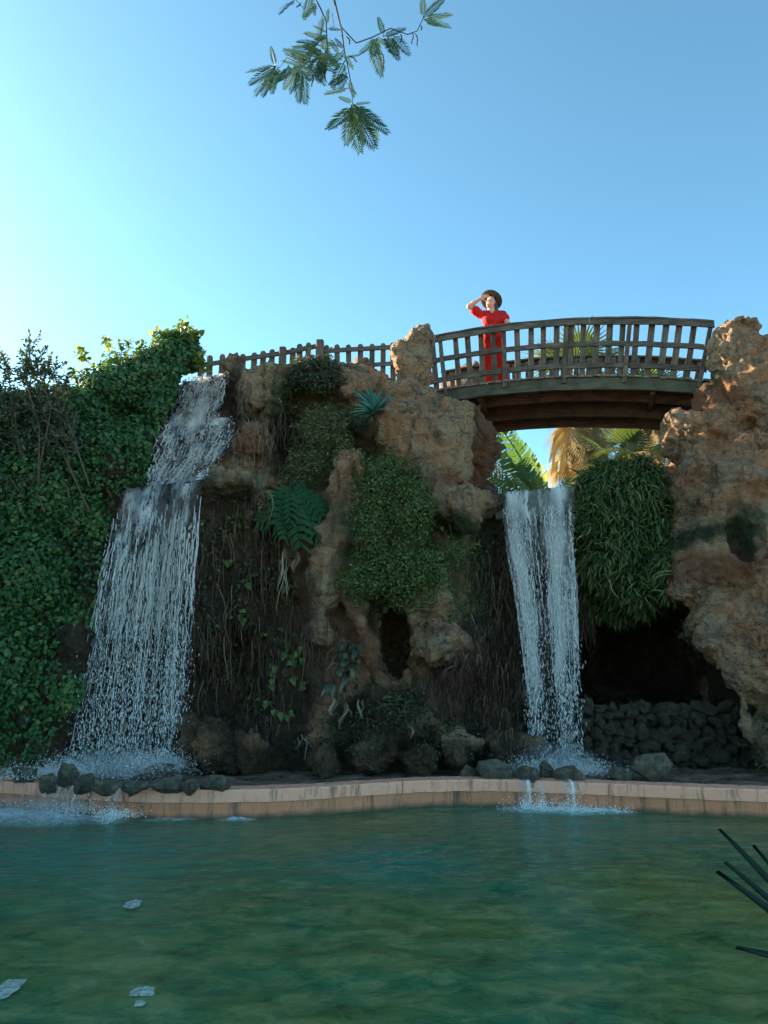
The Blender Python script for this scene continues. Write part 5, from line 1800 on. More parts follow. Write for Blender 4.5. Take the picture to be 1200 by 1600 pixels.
OCT = (np.array([(1, 0, 0), (-1, 0, 0), (0, 1, 0), (0, -1, 0), (0, 0, 1.5), (0, 0, -1.5)], float), [[(0, 2, 4), (2, 1, 4), (1, 3, 4), (3, 0, 4), (2, 0, 5), (1, 2, 5), (3, 1, 5), (0, 3, 5)]])
def drops(name, P, size, parent, alpha=None, long=1.0):
    n = len(P)
    M = np.tile(np.eye(3), (n, 1, 1)) * np.array((.8 if long > 1 else 1, .8 if long > 1 else 1, 1))
    ang = rng.normal(size=n) * (.12 if long > 1 else .5)
    w_, l_ = (.75, long) if long > 1 else (1, 1)
    M[:, 0, 0] = np.cos(ang) * w_; M[:, 2, 2] = np.cos(ang) * l_ * rng.uniform(.5, 1.3, n); M[:, 0, 2] = np.sin(ang) * l_; M[:, 2, 0] = -np.sin(ang) * w_
    o = foliage(name, M_DROP, OCT, P, M, size, parent, 'stuff', rng.random(n) if alpha is None else alpha)
    return o

def threads(name, starts, ends, parent, r=(.004, .010), amp=.03, seg=14, gaps=.35):
    """thin broken threads of falling water from start to end points"""
    V, Fc, A = [], [], []
    k = 0
    for a, e in zip(starts, ends):
        s = np.linspace(0, 1, seg + 1)
        ph = rng.uniform(0, 7)
        L = np.linalg.norm(e - a)
        c = a + (e - a) * s[:, None]
        c[:, 1] += (a[1] - e[1]) * (s - s ** .5) * -.5
        c[:, 0] += amp * np.sin(s * 5 + ph) * s * .7 + rng.normal(0, .006, seg + 1) + amp * .4 * np.sin(s * 17 + 2 * ph) * s
        w = rng.uniform(*r) * (.6 + .6 * rng.random(seg + 1))
        w[0] *= .5; w[-1] *= .3
        tri = np.array([(-1, 0, 0), (.5, -.87, 0), (.5, .87, 0)])
        V.append((c[:, None] + w[:, None, None] * tri).reshape(-1, 3))
        on = rng.random(seg) > gaps
        for i in range(seg):
            if on[i]:
                b = k + 3 * i
                for j in range(3):
                    Fc.append((b + j, b + (j + 1) % 3, b + 3 + (j + 1) % 3, b + 3 + j))
        A.append(np.full(3 * (seg + 1), rng.random()))
        k += 3 * (seg + 1)
    o = link(name, mesh(name, np.concatenate(V), np.array(Fc), M_DROP, True, {'leafrnd': np.concatenate(A)}), parent)
    o['kind'] = 'stuff'

# ---- the tiered waterfall
fall = thing('tiered_waterfall', 'white waterfall dropping in three steps over mossy ledges beside the ivy', 'waterfall')
band = lambda U, c, w: np.exp(-((U - c) / w) ** 2)
P1s = sheet('upper_sheet', [(0, 287, 357, 590, 583, 13.5), (.35, 281, 354, 615, 610, 13.4), (.75, 268, 344, 645, 642, 13.2), (1, 255, 350, 668, 664, 13.0)], 34, 40, fall,
      lambda U, V: .22 + .35 * band(U, .62, .3) + .35 * band(V, .95, .18), lambda U, V: .6 + .4 * V, taper=False, tight=1.25)
P2s = sheet('middle_sheet', [(0, 262, 366, 655, 652, 13.0), (.3, 246, 368, 680, 680, 12.9), (.65, 240, 350, 720, 712, 12.8), (1, 226, 322, 760, 748, 12.6)], 40, 44, fall,
      lambda U, V: .20 + .5 * band(V, .03, .15) + .3 * noise(np.stack([U * 5, V * 5, 0 * U], -1).reshape(-1, 3), 1).reshape(U.shape), lambda U, V: 1.0 + 0 * U, taper=False, tight=1.15)
P3 = sheet('lower_sheet', [(0, 188, 318, 766, 743, 12.3), (.08, 180, 315, 792, 768, 12.1), (.35, 168, 309, 850, 840, 11.95), (.6, 155, 304, 910, 905, 11.85), (.8, 145, 300, 960, 950, 11.8), (1, 138, 297, 1010, 1000, 11.7)], 56, 80, fall,
      lambda U, V: (.26 - .36 * V) + .30 * band(U, .2, .18) * (1 - V) + .24 * band(U, .85, .12) * (1 - V), lambda U, V: .75 * (1 - V) + .1)
for Pt, cnt in ((P1s, 160), (P2s, 240)):
    nv_, nu_ = Pt.shape[:2]
    a_ = rng.random(cnt) * .85
    b_ = np.clip(a_ + rng.uniform(.05, .22, cnt), 0, 1)
    ui = (rng.random(cnt) * (nu_ - 1)).astype(int)
    uj = np.clip(ui + rng.integers(-1, 2, cnt), 0, nu_ - 1)
    threads('foam_streaks', Pt[(a_ * (nv_ - 1)).astype(int), ui] + (0, -.03, 0), Pt[(b_ * (nv_ - 1)).astype(int), uj] + (0, -.05, 0), fall, (.006, .016), .03, 6, .1)
    cnt *= 3
    Pd = Pt[rng.integers(0, nv_, cnt), rng.integers(0, nu_, cnt)] + rng.normal(0, .02, (cnt, 3)) - (0, .05, 0)
    drops('drops', Pd, .004 + .012 * rng.random(cnt) ** 2, fall)
sheet('veil', [(0, 190, 316, 772, 749, 12.4), (.25, 172, 311, 835, 825, 12.1), (.6, 155, 304, 915, 908, 11.95), (1, 140, 297, 1040, 1030, 11.8)], 40, 50, fall,
      lambda U, V: .22 - .3 * V, lambda U, V: 0 * U, off=.02, tight=1.9)
yb = 11.45
n = 120
uu = rng.random(n)
vs = rng.uniform(.35, .85, n)
i0 = (vs * 79).astype(int); j0 = (uu * 55).astype(int)
S0 = P3[i0, j0] + (0, -.03, 0)
foot = lambda u: W(108 + (288 - 108) * u, 1196, yb)
E0 = foot(np.clip(uu + rng.normal(0, .03, n), 0, 1))
f = rng.uniform(.25, 1, n)[:, None]
E1 = S0 + (E0 - S0) * f
threads('threads', S0, E1, fall, (.002, .0055), .04, 22, .2)
n = 150
uu = np.clip(rng.normal(.5, .3, n), 0, 1)
S0 = P3[rng.integers(8, 40, n), (uu * 55).astype(int)] + (0, -.04, 0)
E0 = P3[-1, (uu * 55).astype(int)] + (0, -.06, 0)
threads('streaks', S0, S0 + (E0 - S0) * rng.uniform(.4, 1, (n, 1)), fall, (.005, .012), .03, 16, .25)
n = 9000
uu = rng.random(n)
uu = np.where(rng.random(n) < .45, np.clip(rng.choice([.12, .3, .47, .55, .78, .9], n) + rng.normal(0, .05, n), 0, 1), uu)
v = rng.random(n) ** .75
top = P3[45 + (rng.random(n) * 20).astype(int), (uu * 55).astype(int)]
bot = foot(uu)
P = top + (bot - top) * v[:, None] + rng.normal(0, 1, (n, 3)) * np.array((.035, .10, .03)) * (1 + 1.2 * v[:, None])
drops('drops', P, .0025 + .0080 * rng.random(n) ** 2.5, fall, long=2.6)

# ---- the straight waterfall
fall2 = thing('straight_waterfall', 'tall straight white waterfall falling from a flat lip under the bridge', 'waterfall')
M_LIP, t = new_mat('mossy_lip_concrete')
n_ = t.noise(t.coord((7, 7, 1.2)), 2, 6, .65)
t.bsdf(t.mix(n_, (.03, .034, .02), (.13, .12, .075)), .4, t.bump(n_, .6, .03), spec=.4)
pa, pb = W(776, 771, 12.78), W(901, 757, 12.62)
dv = pb - pa
mb = MB()
ang = math.atan2(dv[1], dv[0])
mb.box((pa + pb) / 2 + (0, .34, -.24), (np.linalg.norm(dv[:2]) + .05, .6, .46), rotm('Z', ang) @ rotm('Y', -math.asin(dv[2] / np.linalg.norm(dv))), .02)
mb.build('lip', M_LIP, fall2)
dens2 = lambda U, V: .30 * band(U, .12, .16) + .42 * band(U, .70, .13) + .12 * band(U, .95, .04) - .25 * band(U, .43, .08) + .12
P5 = sheet('sheet', [(0, 780, 898, 769.5, 756.5, 12.66), (.02, 781, 898, 773, 760, 12.60), (.10, 784, 899, 800, 790, 12.53), (.3, 795, 901, 865, 860, 12.40), (.55, 808, 903, 950, 945, 12.25), (.75, 818, 905, 1030, 1025, 12.12), (1, 828, 907, 1110, 1110, 12.0)], 60, 90, fall2,
           lambda U, V: 1.25 * dens2(U, V) * np.clip(V * 9 + .35, .1, 1) + .24 - .22 * V, lambda U, V: .12 + 0 * U, hug=False)
sheet('veil', [(0, 782, 898, 772, 759, 12.72), (.10, 785, 899, 802, 792, 12.62), (.3, 795, 901, 867, 862, 12.48), (.6, 810, 904, 975, 970, 12.3), (1, 828, 907, 1120, 1120, 12.1)], 40, 60, fall2,
      lambda U, V: .25 * dens2(U, V) + .18 - .25 * V, lambda U, V: 0 * U, hug=False, tight=1.9)
def udist(n):
    k = rng.random(n)
    return np.clip(np.where(k < .36, rng.normal(.11, .09, n), np.where(k < .66, rng.normal(.70, .07, n), np.where(k < .76, rng.normal(.95, .025, n), rng.random(n)))), 0, 1)
n = 210
uu = udist(n)
v0 = rng.uniform(.08, .6, n)
v1 = np.clip(v0 + rng.uniform(.1, .5, n), 0, 1)
S0 = P5[(v0 * 89).astype(int), (uu * 59).astype(int)] + (0, -.03, 0)
E0 = P5[(v1 * 89).astype(int), (np.clip(uu + rng.normal(0, .015, n), 0, 1) * 59).astype(int)] + (0, -.05, 0)
threads('threads', S0, E0, fall2, (.002, .007), .02, 16, .15)
n = 8500
uu = udist(n)
v = rng.random(n) ** .8
bot = W(836 + (908 - 836) * uu, 1196, 11.85)
top = P5[8, (uu * 59).astype(int)]
s = v ** .5
P = np.stack([top[:, 0] + (bot[:, 0] - top[:, 0]) * s, top[:, 1] + (bot[:, 1] - top[:, 1]) * s, top[:, 2] + (bot[:, 2] - top[:, 2]) * v], 1)
P += rng.normal(0, 1, (n, 3)) * np.array((.03, .08, .03)) * (.5 + 1.3 * v[:, None])
drops('drops', P, .0025 + .0075 * rng.random(n) ** 2.5, fall2, long=3.0)

# spouts over the pool rim, splashes, spray
spouts = [('broad thin spill of water over the coping under the tall pointed stone', 78, 134, 1240, 1274, .15), ('slim spout running over the coping beside the flat stone', 176, 190, 1245, 1277, .35),
          ('spill of water over the coping, nearest the long pale slab', 809, 829, 1224, 1262, .32), ('narrow spill over the coping below the peaked stone', 836, 847, 1224, 1262, .30), ('ragged spill over the coping below the flat wet stone', 877, 900, 1225, 1266, .28)]
for lab, a, b, ya, yb_, dn in spouts:
    root = tag(thing('water_spout', lab, 'spout'), group='spouts over the pool rim')
    nv, nu = 16, 14
    v = np.linspace(0, 1, nv)
    Xm = W((a + b) / 2, ya, float(wall_y(W((a + b) / 2, ya, 9.4)[0])))[0]
    P0, P1 = W(a, ya, float(wall_y(Xm)) - .03), W(b, ya, float(wall_y(Xm)) - .03)
    G = np.zeros((nv, nu, 3))
    for i in range(nv):
        G[i] = P0 + (P1 - P0) * np.linspace(0, 1, nu)[:, None]
        G[i, :, 1] -= .02 + .10 * v[i] ** .6
        G[i, :, 2] = .372 - .375 * v[i] ** 1.2
    G[0, :, 1] += .22
    G[1, :, 1] += .02
    G[..., 1] += (noise(G.reshape(-1, 3), 9) * .03).reshape(nv, nu)
    Uu, Vv = np.meshgrid(np.linspace(0, 1, nu), v)
    wid = float(np.linalg.norm(P1 - P0))
    link('sheet', mesh('sheet', G.reshape(-1, 3), grid_faces(nv, nu), M_FALL, True, {'dens': dn + 0 * Uu.ravel(), 'lace': .4 + 0 * Uu.ravel(), 'edge': np.clip(np.minimum(Uu, 1 - Uu) * 6 + .15, 0, 1).ravel()},
         np.stack([Uu * wid, Vv * .4], -1).reshape(-1, 2)), root)
    n = 130
    P = np.stack([rng.uniform(P0[0], P1[0], n), G[0, 0, 1] - .33 - np.abs(rng.normal(0, .12, n)), rng.random(n) ** 2 * .30], 1)
    drops('drops', P, .003 + .007 * rng.random(n) ** 2, root)

def spray(name, lab, items, n, lo=.003, hi=.009):
    Ps = []
    for px_, py_, Y, rx, ry, rz in items:
        c = W(px_, py_, Y)
        q = rng.normal(0, .5, (n, 3)) * (rx, ry, rz)
        q[:, 2] = np.abs(q[:, 2])
        Ps.append(c + q)
    P = np.concatenate(Ps)
    o = drops(name, P, lo + (hi - lo) * rng.random(len(P)) ** 2.2, None)
    tag(o, lab, 'spray', None, 'stuff')
spray('spray', 'fine white spray round the stones under the tiered waterfall', [(190, 1213, 10.9, .9, .45, .22), (120, 1206, 10.9, .6, .4, .22), (230, 1200, 11.0, .6, .4, .25), (60, 1212, 10.7, .7, .4, .1)], 2600)
spray('spray', 'fine white spray round the stones under the straight waterfall', [(870, 1205, 11.4, .55, .4, .25), (915, 1208, 11.2, .5, .35, .16), (840, 1206, 11.4, .4, .3, .16)], 2200)
spray('spray', 'splash drops on the pool along the rim', [(90, 1272, 9.15, .8, .25, .14), (10, 1272, 9.3, .8, .25, .10), (180, 1277, 8.95, .25, .15, .08), (855, 1264, 9.6, .5, .2, .12), (920, 1267, 9.5, .5, .15, .05)], 600, .003, .008)

# drifting mist where the water lands
M_MIST, t = new_mat('mist')
pv = t.n('ShaderNodeVolumePrincipled')
pv.inputs['Color'].default_value = (.93, .96, .98, 1)
tc = t.n('ShaderNodeTexCoord')
ln = t.n('ShaderNodeVectorMath', operation='LENGTH')
t.l(tc.outputs['Object'], ln.inputs[0])
nz = t.noise(t.coord((1, 1, 1)), 2.6, 4, .65, .5)
den = t.math('MULTIPLY', t.math('SUBTRACT', 1.0, ln.outputs['Value'], True), t.ramp(nz, [(.40, 0), (.68, 1)]))
t.l(t.math('MULTIPLY', den, 7.0), pv.inputs['Density'])
pv.inputs['Anisotropy'].default_value = .2
t.out(pv.outputs[0], 'Volume')
for px_, py_, Y, r in ((185, 1204, 11.0, (1.15, .55, .34)), (868, 1200, 11.45, (.75, .45, .40)), (60, 1262, 9.0, (.9, .3, .16))):
    b = MB()
    b.lathe([(0.001, -1), (.5, -.866), (.866, -.5), (1, 0), (.866, .5), (.5, .866), (.001, 1)], 16)
    o = b.build('mist', M_MIST)
    o.location = W(px_, py_, Y)
    o.scale = r
    tag(o, kind='stuff')

# floating scraps of foam
M_FOAM, t = new_mat('floating_foam')
fs_ = t.bsdf(t.mix(t.noise(t.coord(), 14, 5, .6), (.30, .34, .29), (.52, .56, .50)), .7, t.bump(t.noise(t.coord(), 20, 4), .5, .01), out=False)
t.out(t.mixsh(t.ramp(t.noise(t.coord(), 22, 5, .7), [(.36, .75), (.6, .12)]), fs_, t.n('ShaderNodeBsdfTransparent').outputs[0]))
for px_, py_, w, h, lab in ((208, 1414, 27, 12, 'pale foam scrap drifting between pool wall and long thin scrap'), (10, 1548, 34, 24, 'largest rounded foam scrap at the edge of the pool view'), (222, 1552, 38, 11, 'long thin foam scrap floating in the green pool'), (218, 1571, 17, 6, 'small foam scrap just below the long thin one'),
                              ):
    c = pool_pt(px_, py_)
    s = np.linalg.norm(c - EYE) / FPX
    sy = s / abs(c[2] - EYE[2]) * np.linalg.norm(c - EYE)
    o = link('foam_scrap', rock_mesh(300 + px_, w * s * .36, h * sy * .36, .007, M_FOAM, 3, .55, 0, name='foam_scrap'), None, c + (0, 0, .008))
    o.rotation_euler = (0, 0, rnd.uniform(-.2, .2))
    tag(o, lab, 'foam', 'foam scraps on the pool')
# ------------------------------------------------------------------ palms and banana plants beyond the stream
M_PALM = leaf_mat('fan_palm_leaf', [(0, (.05, .085, .03)), (.6, (.09, .125, .045)), (1, (.17, .19, .08))], .35)
M_PALMDRY = leaf_mat('dead_palm_leaf', [(0, (.17, .12, .06)), (.5, (.33, .26, .14)), (1, (.46, .40, .26))], .4, .8)
M_BANANA = leaf_mat('banana_leaf', [(0, (.05, .12, .05)), (.6, (.09, .18, .07)), (1, (.22, .26, .08))], .45)
M_TRUNK = plain_mat('fibrous_palm_trunk', (.17, .12, .08), .95, .4, 9, .8)
def fan_leaf(L, half, n=26, fold=.10, droop=.25, split=.55, stalk=.9):
    """fan of n pleated segments, joined near the stalk and free towards the tips"""
    V, Fc, k = [(0, -stalk, .012), (.018, -stalk, 0), (.018, 0, 0), (-.018, 0, 0), (-.018, -stalk, 0)], [(0, 1, 2), (0, 2, 3), (0, 3, 4)], 5
    for i in range(n):
        a = -half + 2 * half * (i + .5) / n
        da = half / n
        l = L * (.82 + .18 * math.cos(a * .8)) * rnd.uniform(.93, 1.05)
        for s0, s1, w0, w1 in ((.06, split, 1, 1), (split, 1.0, .85, .08)):
            pts = []
            for s, w in ((s0, w0), (s1, w1)):
                zz = -droop * s ** 2.2 * L
                for q, zf in ((-1, 0), (0, fold * s * .25 * w), (1, 0)):
                    aa = a + da * q * w
                    pts.append((l * s * math.sin(aa), l * s * math.cos(aa), zz + zf))
            V += pts
            Fc += [(k, k + 1, k + 4, k + 3), (k + 1, k + 2, k + 5, k + 4)]
            k += 6
    return V, Fc
def mk(fn, mat, rn):
    b = MB(); b.add(*fn, a=rn); return b.mesh('leaf', mat, False, 'leafrnd')
fans = [mk(fan_leaf(.95, 1.9, 28, droop=.2), M_PALM, .35), mk(fan_leaf(.9, 1.7, 26, droop=.45), M_PALM, .7), mk(fan_leaf(.95, 1.8, 26, droop=.1), M_PALM, .1)]
deads = [mk(fan_leaf(1.0, .7, 22, .3, .1, .35, .6), M_PALMDRY, .3), mk(fan_leaf(1.1, .5, 20, .35, .05, .3, .6), M_PALMDRY, .65), mk(fan_leaf(.9, .9, 22, .3, .25, .35, .6), M_PALMDRY, .9)]
def aim(o, d, z=(0, 0, 1), roll=0.0):
    y = Vector(d).normalized()
    z = Vector(z)
    z = (z - y * z.dot(y))
    if z.length < .05:
        z = Vector((0, -1, .2)); z = z - y * z.dot(y)
    z.normalize()
    o.rotation_euler = (Matrix((y.cross(z), y, z)).transposed() @ Matrix.Rotation(roll, 3, 'Y')).to_euler()
def fan_palm(px_, py_, Y, label, nl, nd, sc, seed, zbase=4.5, skirt=1.0):
    r = random.Random(seed)
    top = W(px_, py_, Y)
    t_ = thing('fan_palm', label, 'palm', (top[0], top[1], zbase), 'palms beyond the bridge')
    h = top[2] - zbase
    b = MB()
    ns = 18
    b.tube([(.05 * math.sin(i * .7), .05 * math.cos(i), h * i / ns) for i in range(ns + 1)], [.24 - .05 * i / ns + (.02 if i % 2 else 0) for i in range(ns + 1)], 10)
    b.build('trunk', M_TRUNK, t_, True)
    for i in range(nl):
        az, el = i * 2.4 + r.uniform(-.2, .2), R(80 - 105 * (i / nl))
        o = link('leaf', fans[r.randrange(3)], t_)
        d = Vector((math.cos(az) * math.cos(el), math.sin(az) * math.cos(el), math.sin(el)))
        o.location = Vector((0, 0, h)) + d * .9 * sc * r.uniform(.8, 1.05)
        aim(o, d + Vector((0, 0, -.15)), (0, 0, 1), r.uniform(-.4, .4))
        s = sc * r.uniform(.85, 1.1)
        o.scale = (s, s, s)
    for i in range(nd):
        az = i * 2.4 + r.uniform(-.3, .3)
        o = link('dead_leaf', deads[r.randrange(3)], t_)
        o['label'] = 'dry hanging brown frond'
        rr = r.uniform(.22, .75)
        o.location = (rr * math.cos(az), rr * math.sin(az), h - .25 - skirt * r.random() * 1.2)
        aim(o, (math.cos(az) * r.uniform(.2, .55), math.sin(az) * r.uniform(.2, .55), -1), (math.cos(az), math.sin(az), .3), r.uniform(-.5, .5))
        s = sc * r.uniform(.8, 1.15)
        o.scale = (s, s, s)
    return t_
fan_palm(902, 600, 19.5, 'fan palm with a golden skirt of dead fronds seen under and through the bridge', 13, 60, 1.0, 1, skirt=1.9)
fan_palm(1010, 650, 20.5, 'shorter greyer fan palm behind the far end of the bridge', 24, 30, 1.0, 2, skirt=.8)
fan_palm(975, 735, 17.0, 'low dark fan palm behind the fern clump', 12, 0, .85, 3)

def banana_leaf(L, w, droop, n=17, seed=0):
    r = random.Random(seed)
    V, Fc = [], []
    def mid(s):
        return np.array((0, L * s * math.cos(droop * s * .6), L * (.0 + s * .25 - droop * s * s * .55)))
    for i in range(16):
        a, b = mid(i / 16), mid((i + 1) / 16)
        k = len(V)
        V += [a + (-.014, 0, 0), a + (.014, 0, 0), b + (.014, 0, 0), b + (-.014, 0, 0)]
        Fc.append((k, k + 1, k + 2, k + 3))
    for sx in (-1, 1):
        s = .10
        while s < .99:
            ds = r.uniform(.025, .075)
            s1 = min(1, s + ds)
            ww = w * math.sin(math.pi * (.10 + .86 * s)) ** .6 * r.uniform(.85, 1.05)
            dr = r.uniform(.25, .75)
            a, b = mid(s), mid(s1)
            k = len(V)
            sk = .06 * L
            V += [a, b, b + (sx * ww * .5, sk * .5, .03 - dr * ww * .15), a + (sx * ww * .5, sk * .5, .03 - dr * ww * .15), a + (sx * ww * .97, sk + .01, -dr * ww), b + (sx * ww * .97, sk - .008, -dr * ww)]
            f = [(0, 1, 2, 3), (3, 2, 5, 4)]
            Fc += [tuple(k + q for q in (ff if sx > 0 else ff[::-1])) for ff in f]
            s = s1 + r.choice((0, .008, .02))
    return [tuple(v) for v in V], Fc
bans = [mk(banana_leaf(1.9, .34, .5, seed=1), M_BANANA, .3), mk(banana_leaf(1.7, .30, .9, seed=2), M_BANANA, .6), mk(banana_leaf(1.5, .30, .2, seed=3), M_BANANA, .9)]
ban = thing('banana_plant', 'banana plant with torn pale green leaves seen beneath the bridge', 'banana plant', W(855, 790, 16.6))
for (x0, y0, x1, y1, Y, m) in ((850, 790, 795, 690, 16.6, 0), (845, 780, 815, 715, 16.4, 1), (855, 790, 826, 715, 16.9, 2), (835, 790, 775, 735, 16.5, 1), (865, 790, 888, 748, 16.5, 1), (855, 790, 832, 745, 16.3, 2), (845, 795, 800, 752, 16.2, 2)):
    a, e = W(x0, y0, Y), W(x1, y1, Y - .3)
    o = link('leaf', bans[m], ban, a - W(855, 790, 16.6))
    aim(o, e - a, (.2 if x1 > x0 else -.2, -.8, .6))
    s = float(np.linalg.norm(e - a)) / 1.45
    o.scale = (s * 1.15, s, s)
b = MB(); b.tube([(0, 0, -.9), (0, 0, -.3), (.05, 0, .4)], (.14, .12, .08), 10); b.build('stem', M_TRUNK, ban, True)

def pinnate(L, n, lw, ll, droop, tipw=.35, fold=.25, rach=.006, seed=0, ang=.35):
    """feather leaf: rachis along y, n pairs of narrow leaflets"""
    r = random.Random(seed)
    V, Fc = [], []
    mid = lambda s: np.array((.02 * L * math.sin(s * 3 + seed), L * s, -droop * L * s * s))
    for i in range(10):
        a, b = mid(i / 10), mid((i + 1) / 10)
        k = len(V)
        w = rach * (1 - .6 * i / 10)
        V += [a + (-w, 0, 0), a + (w, 0, 0), b + (w, 0, 0), b + (-w, 0, 0), a + (0, 0, -1.5 * w), b + (0, 0, -1.5 * w)]
        Fc += [(k, k + 1, k + 2, k + 3), (k + 1, k + 4, k + 5, k + 2), (k + 4, k, k + 3, k + 5)]
    for i in range(n):
        s = .10 + .9 * (i + .5) / n
        l = ll * L * (math.sin(math.pi * (.18 + .74 * s)) ** .8) * r.uniform(.88, 1.08)
        for sx in (-1, 1):
            a = mid(s)
            d = np.array((sx * math.cos(ang + .5 * s), math.sin(ang + .5 * s), -fold + r.uniform(-.1, .1)))
            d /= np.linalg.norm(d)
            p = np.array((0, lw * L, 0))
            k = len(V)
            V += [a, a + d * l * .5 - p * .5, a + d * l, a + d * l * .5 + p * .5]
            Fc.append((k, k + 1, k + 2, k + 3) if sx > 0 else (k + 3, k + 2, k + 1, k))
    return V, Fc
pinns = [mk(pinnate(1.9, 30, .02, .30, .35, seed=k, fold=.5, rach=.015), M_PALM, .95 - .25 * k) for k in range(2)]
date = thing('feather_palm', 'yellow green feather palm behind the rock at the near end of the bridge', 'palm', W(775, 800, 18))
for (x1, y1) in ((775, 655), (800, 690), (765, 680), (815, 730), (750, 700), (792, 660), (740, 735), (785, 720)):
    o = link('leaf', pinns[rnd.randrange(2)], date)
    aim(o, W(x1, y1, 17.7) - W(775, 800, 18), (0, -.7, .7))
    s = float(np.linalg.norm(W(x1, y1, 17.7) - W(775, 800, 18))) / 1.9
    o.scale = (s, s, s)
b = MB(); b.tube([(0, 0, -.8), (0, 0, .1)], (.2, .15), 10); b.build('trunk', M_TRUNK, date, True)

# red boulder beyond the bridge, seen through the railing
for px_, py_, Y, sx, sz, lab in ((716, 640, 19.0, .78, 1.35, 'rounded red boulder seen through the railing at the near end of the bridge'), (562, 590, 17.5, .3, .62, 'piece of reddish rock behind the picket fence')):
    o = link('red_boulder', rock_mesh(500 + px_, sx, .7, sz, M_FAR_ROCK, 3, .22, name='red_boulder'), None, W(px_, py_, Y))
    tag(o, lab, 'rock')

# ------------------------------------------------------------------ branch of a tree hanging in from above
M_FEATHER = leaf_mat('feathery_leaf', [(0, (.010, .034, .014)), (.6, (.024, .066, .026)), (1, (.09, .14, .05))], .2)
BY = 3.4
branch = thing('tree_branch', 'hanging tree branch with feathery fern-like leaves against the sky', 'branch')
def stem(pts, r0, r1):
    P = np.array([W(x, y, BY) for x, y in pts])
    P[:, 1] += np.array([.05 * math.sin(i * 1.7) for i in range(len(P))])
    b = MB(); b.tube(P, np.linspace(r0, r1, len(P)), 6)
    b.build('stem', M_DARKTWIG, branch, True)
stem([(500, -230), (506, -120), (517, -20), (524, 15), (533.5, 42), (538, 75), (542.5, 105), (548.5, 135), (551.5, 162)], .0075, .002)
stem([(533.5, 43), (556, 55.5), (581.5, 61.5), (610, 55.5), (637, 48), (652, 39), (664, 30)], .004, .002)
stem([(506, -120), (486, -25), (502, 18), (510.5, 45), (511, 78), (506.5, 93)], .005, .003)
stem([(506.5, 93), (488, 100), (469, 103), (450, 101), (433, 104)], .003, .0015)
stem([(486, -25), (474, 2), (460, 0), (450, 4)], .003, .0015)
stem([(519, 20), (521, 30), (517, 45)], .002, .001)
ferns = [mk(pinnate(1, 18, .062, .27, .12, seed=k, fold=.12, rach=.016, ang=.55), M_FEATHER, (.15, .45, .9)[k]) for k in range(3)]
FR = [(431, 103, 387, 106), (431, 103, 424, 77), (431, 103, 398, 139), (430, 105, 392, 126), (431, 105, 424, 138), (469, 103, 443, 92), (469, 103, 466, 153), (472, 104, 478, 152), (466, 103, 432, 121), (502, 72, 466, 60), (508, 63, 478, 48), (510, 39, 512, 15), (511, 45, 531, 44),
      (502, 78, 460, 78), (536, 78, 517, 108), (538, 84, 551, 105), (542, 114, 533, 132), (545, 138, 510, 142), (547, 138, 556, 147), (551, 163, 517, 207), (551, 163, 557, 226), (551, 163, 581, 219), (553, 163, 601, 198), (553, 163, 577, 158), (551, 163, 565, 210), (551, 161, 531, 150),
      (581, 61, 592, 112), (598, 57, 630, 42), (599, 56, 592, 27), (662, 30, 704, 18), (662, 30, 701, 38), (662, 29, 694, 0), (661, 28, 660, -8), (460, 0, 436, 15), (491, 2, 491, 22), (505, 90, 480, 82), (490, 100, 470, 88), (540, 95, 522, 130), (546, 125, 552, 150), (500, 95, 504, 118), (515, 60, 527, 80), (512, 80, 524, 100), (512, 55, 496, 62), (664, 32, 688, 38), (469, 103, 452, 140), (480, 102, 458, 78), (495, 96, 520, 108), (508, 66, 530, 70), (505, 85, 486, 118), (511, 50, 490, 44), (540, 90, 560, 84), (431, 104, 410, 142), (450, 102, 440, 132), (551, 163, 540, 216), (551, 162, 596, 186), (551, 163, 590, 210), (490, 98, 448, 84), (505, 88, 476, 70), (538, 76, 524, 62)]
for _ in range(26):                       # fuller sprays round the middle of the branch
    sx_, sy_, ex_, ey_ = rnd.choice([(504, 20, 511, 85), (511, 50, 508, 92), (508, 92, 470, 103), (470, 103, 433, 104), (535, 70, 550, 155), (586, 60, 640, 47), (486, -10, 505, 40)])
    k_ = rnd.random()
    a_ = rnd.uniform(.15, math.pi - .15) if rnd.random() < .75 else rnd.uniform(0, 2 * math.pi)
    l_ = rnd.uniform(24, 40)
    FR.append((sx_ + (ex_ - sx_) * k_, sy_ + (ey_ - sy_) * k_, sx_ + (ex_ - sx_) * k_ + l_ * math.cos(a_), sy_ + (ey_ - sy_) * k_ + l_ * math.sin(a_)))
for i, (x0, y0, x1, y1) in enumerate(FR):
    Yo = BY + rnd.uniform(-.03, .03)
    a, e = W(x0, y0, Yo), W(x1, y1, Yo + rnd.uniform(-.06, .04))
    o = link('leaf', ferns[i % 3 if i % 5 else 2], branch, a)
    aim(o, e - a, (rnd.uniform(-.45, .45), -1 if rnd.random() < .8 else .9, rnd.uniform(-.1, .5)))
    s = float(np.linalg.norm(e - a)) * 1.06
    o.scale = (s, s, s)
for x0, y0, x1, y1 in ((541, 57, 549, 70), (545, 87, 560, 97), (595, 80, 602, 112), (625, 53, 628, 67), (643, 50, 645, 70), (648, 52, 654, 73), (505, 98, 509, 125), (500, 108, 513, 130), (487, 115, 489, 136), (495, 103, 494, 118), (656, 40, 660, 48), (469, 4, 465, 12)):
    P = np.array([W(x0 + (x1 - x0) * s + 2 * math.sin(s * 5), y0 + (y1 - y0) * s, BY) for s in np.linspace(0, 1, 7)])
    b = MB(); b.tube(P, [.0015, .004, .003, .0045, .003, .004, .001], 5); b.build('seed_pod', M_DARKTWIG, branch)

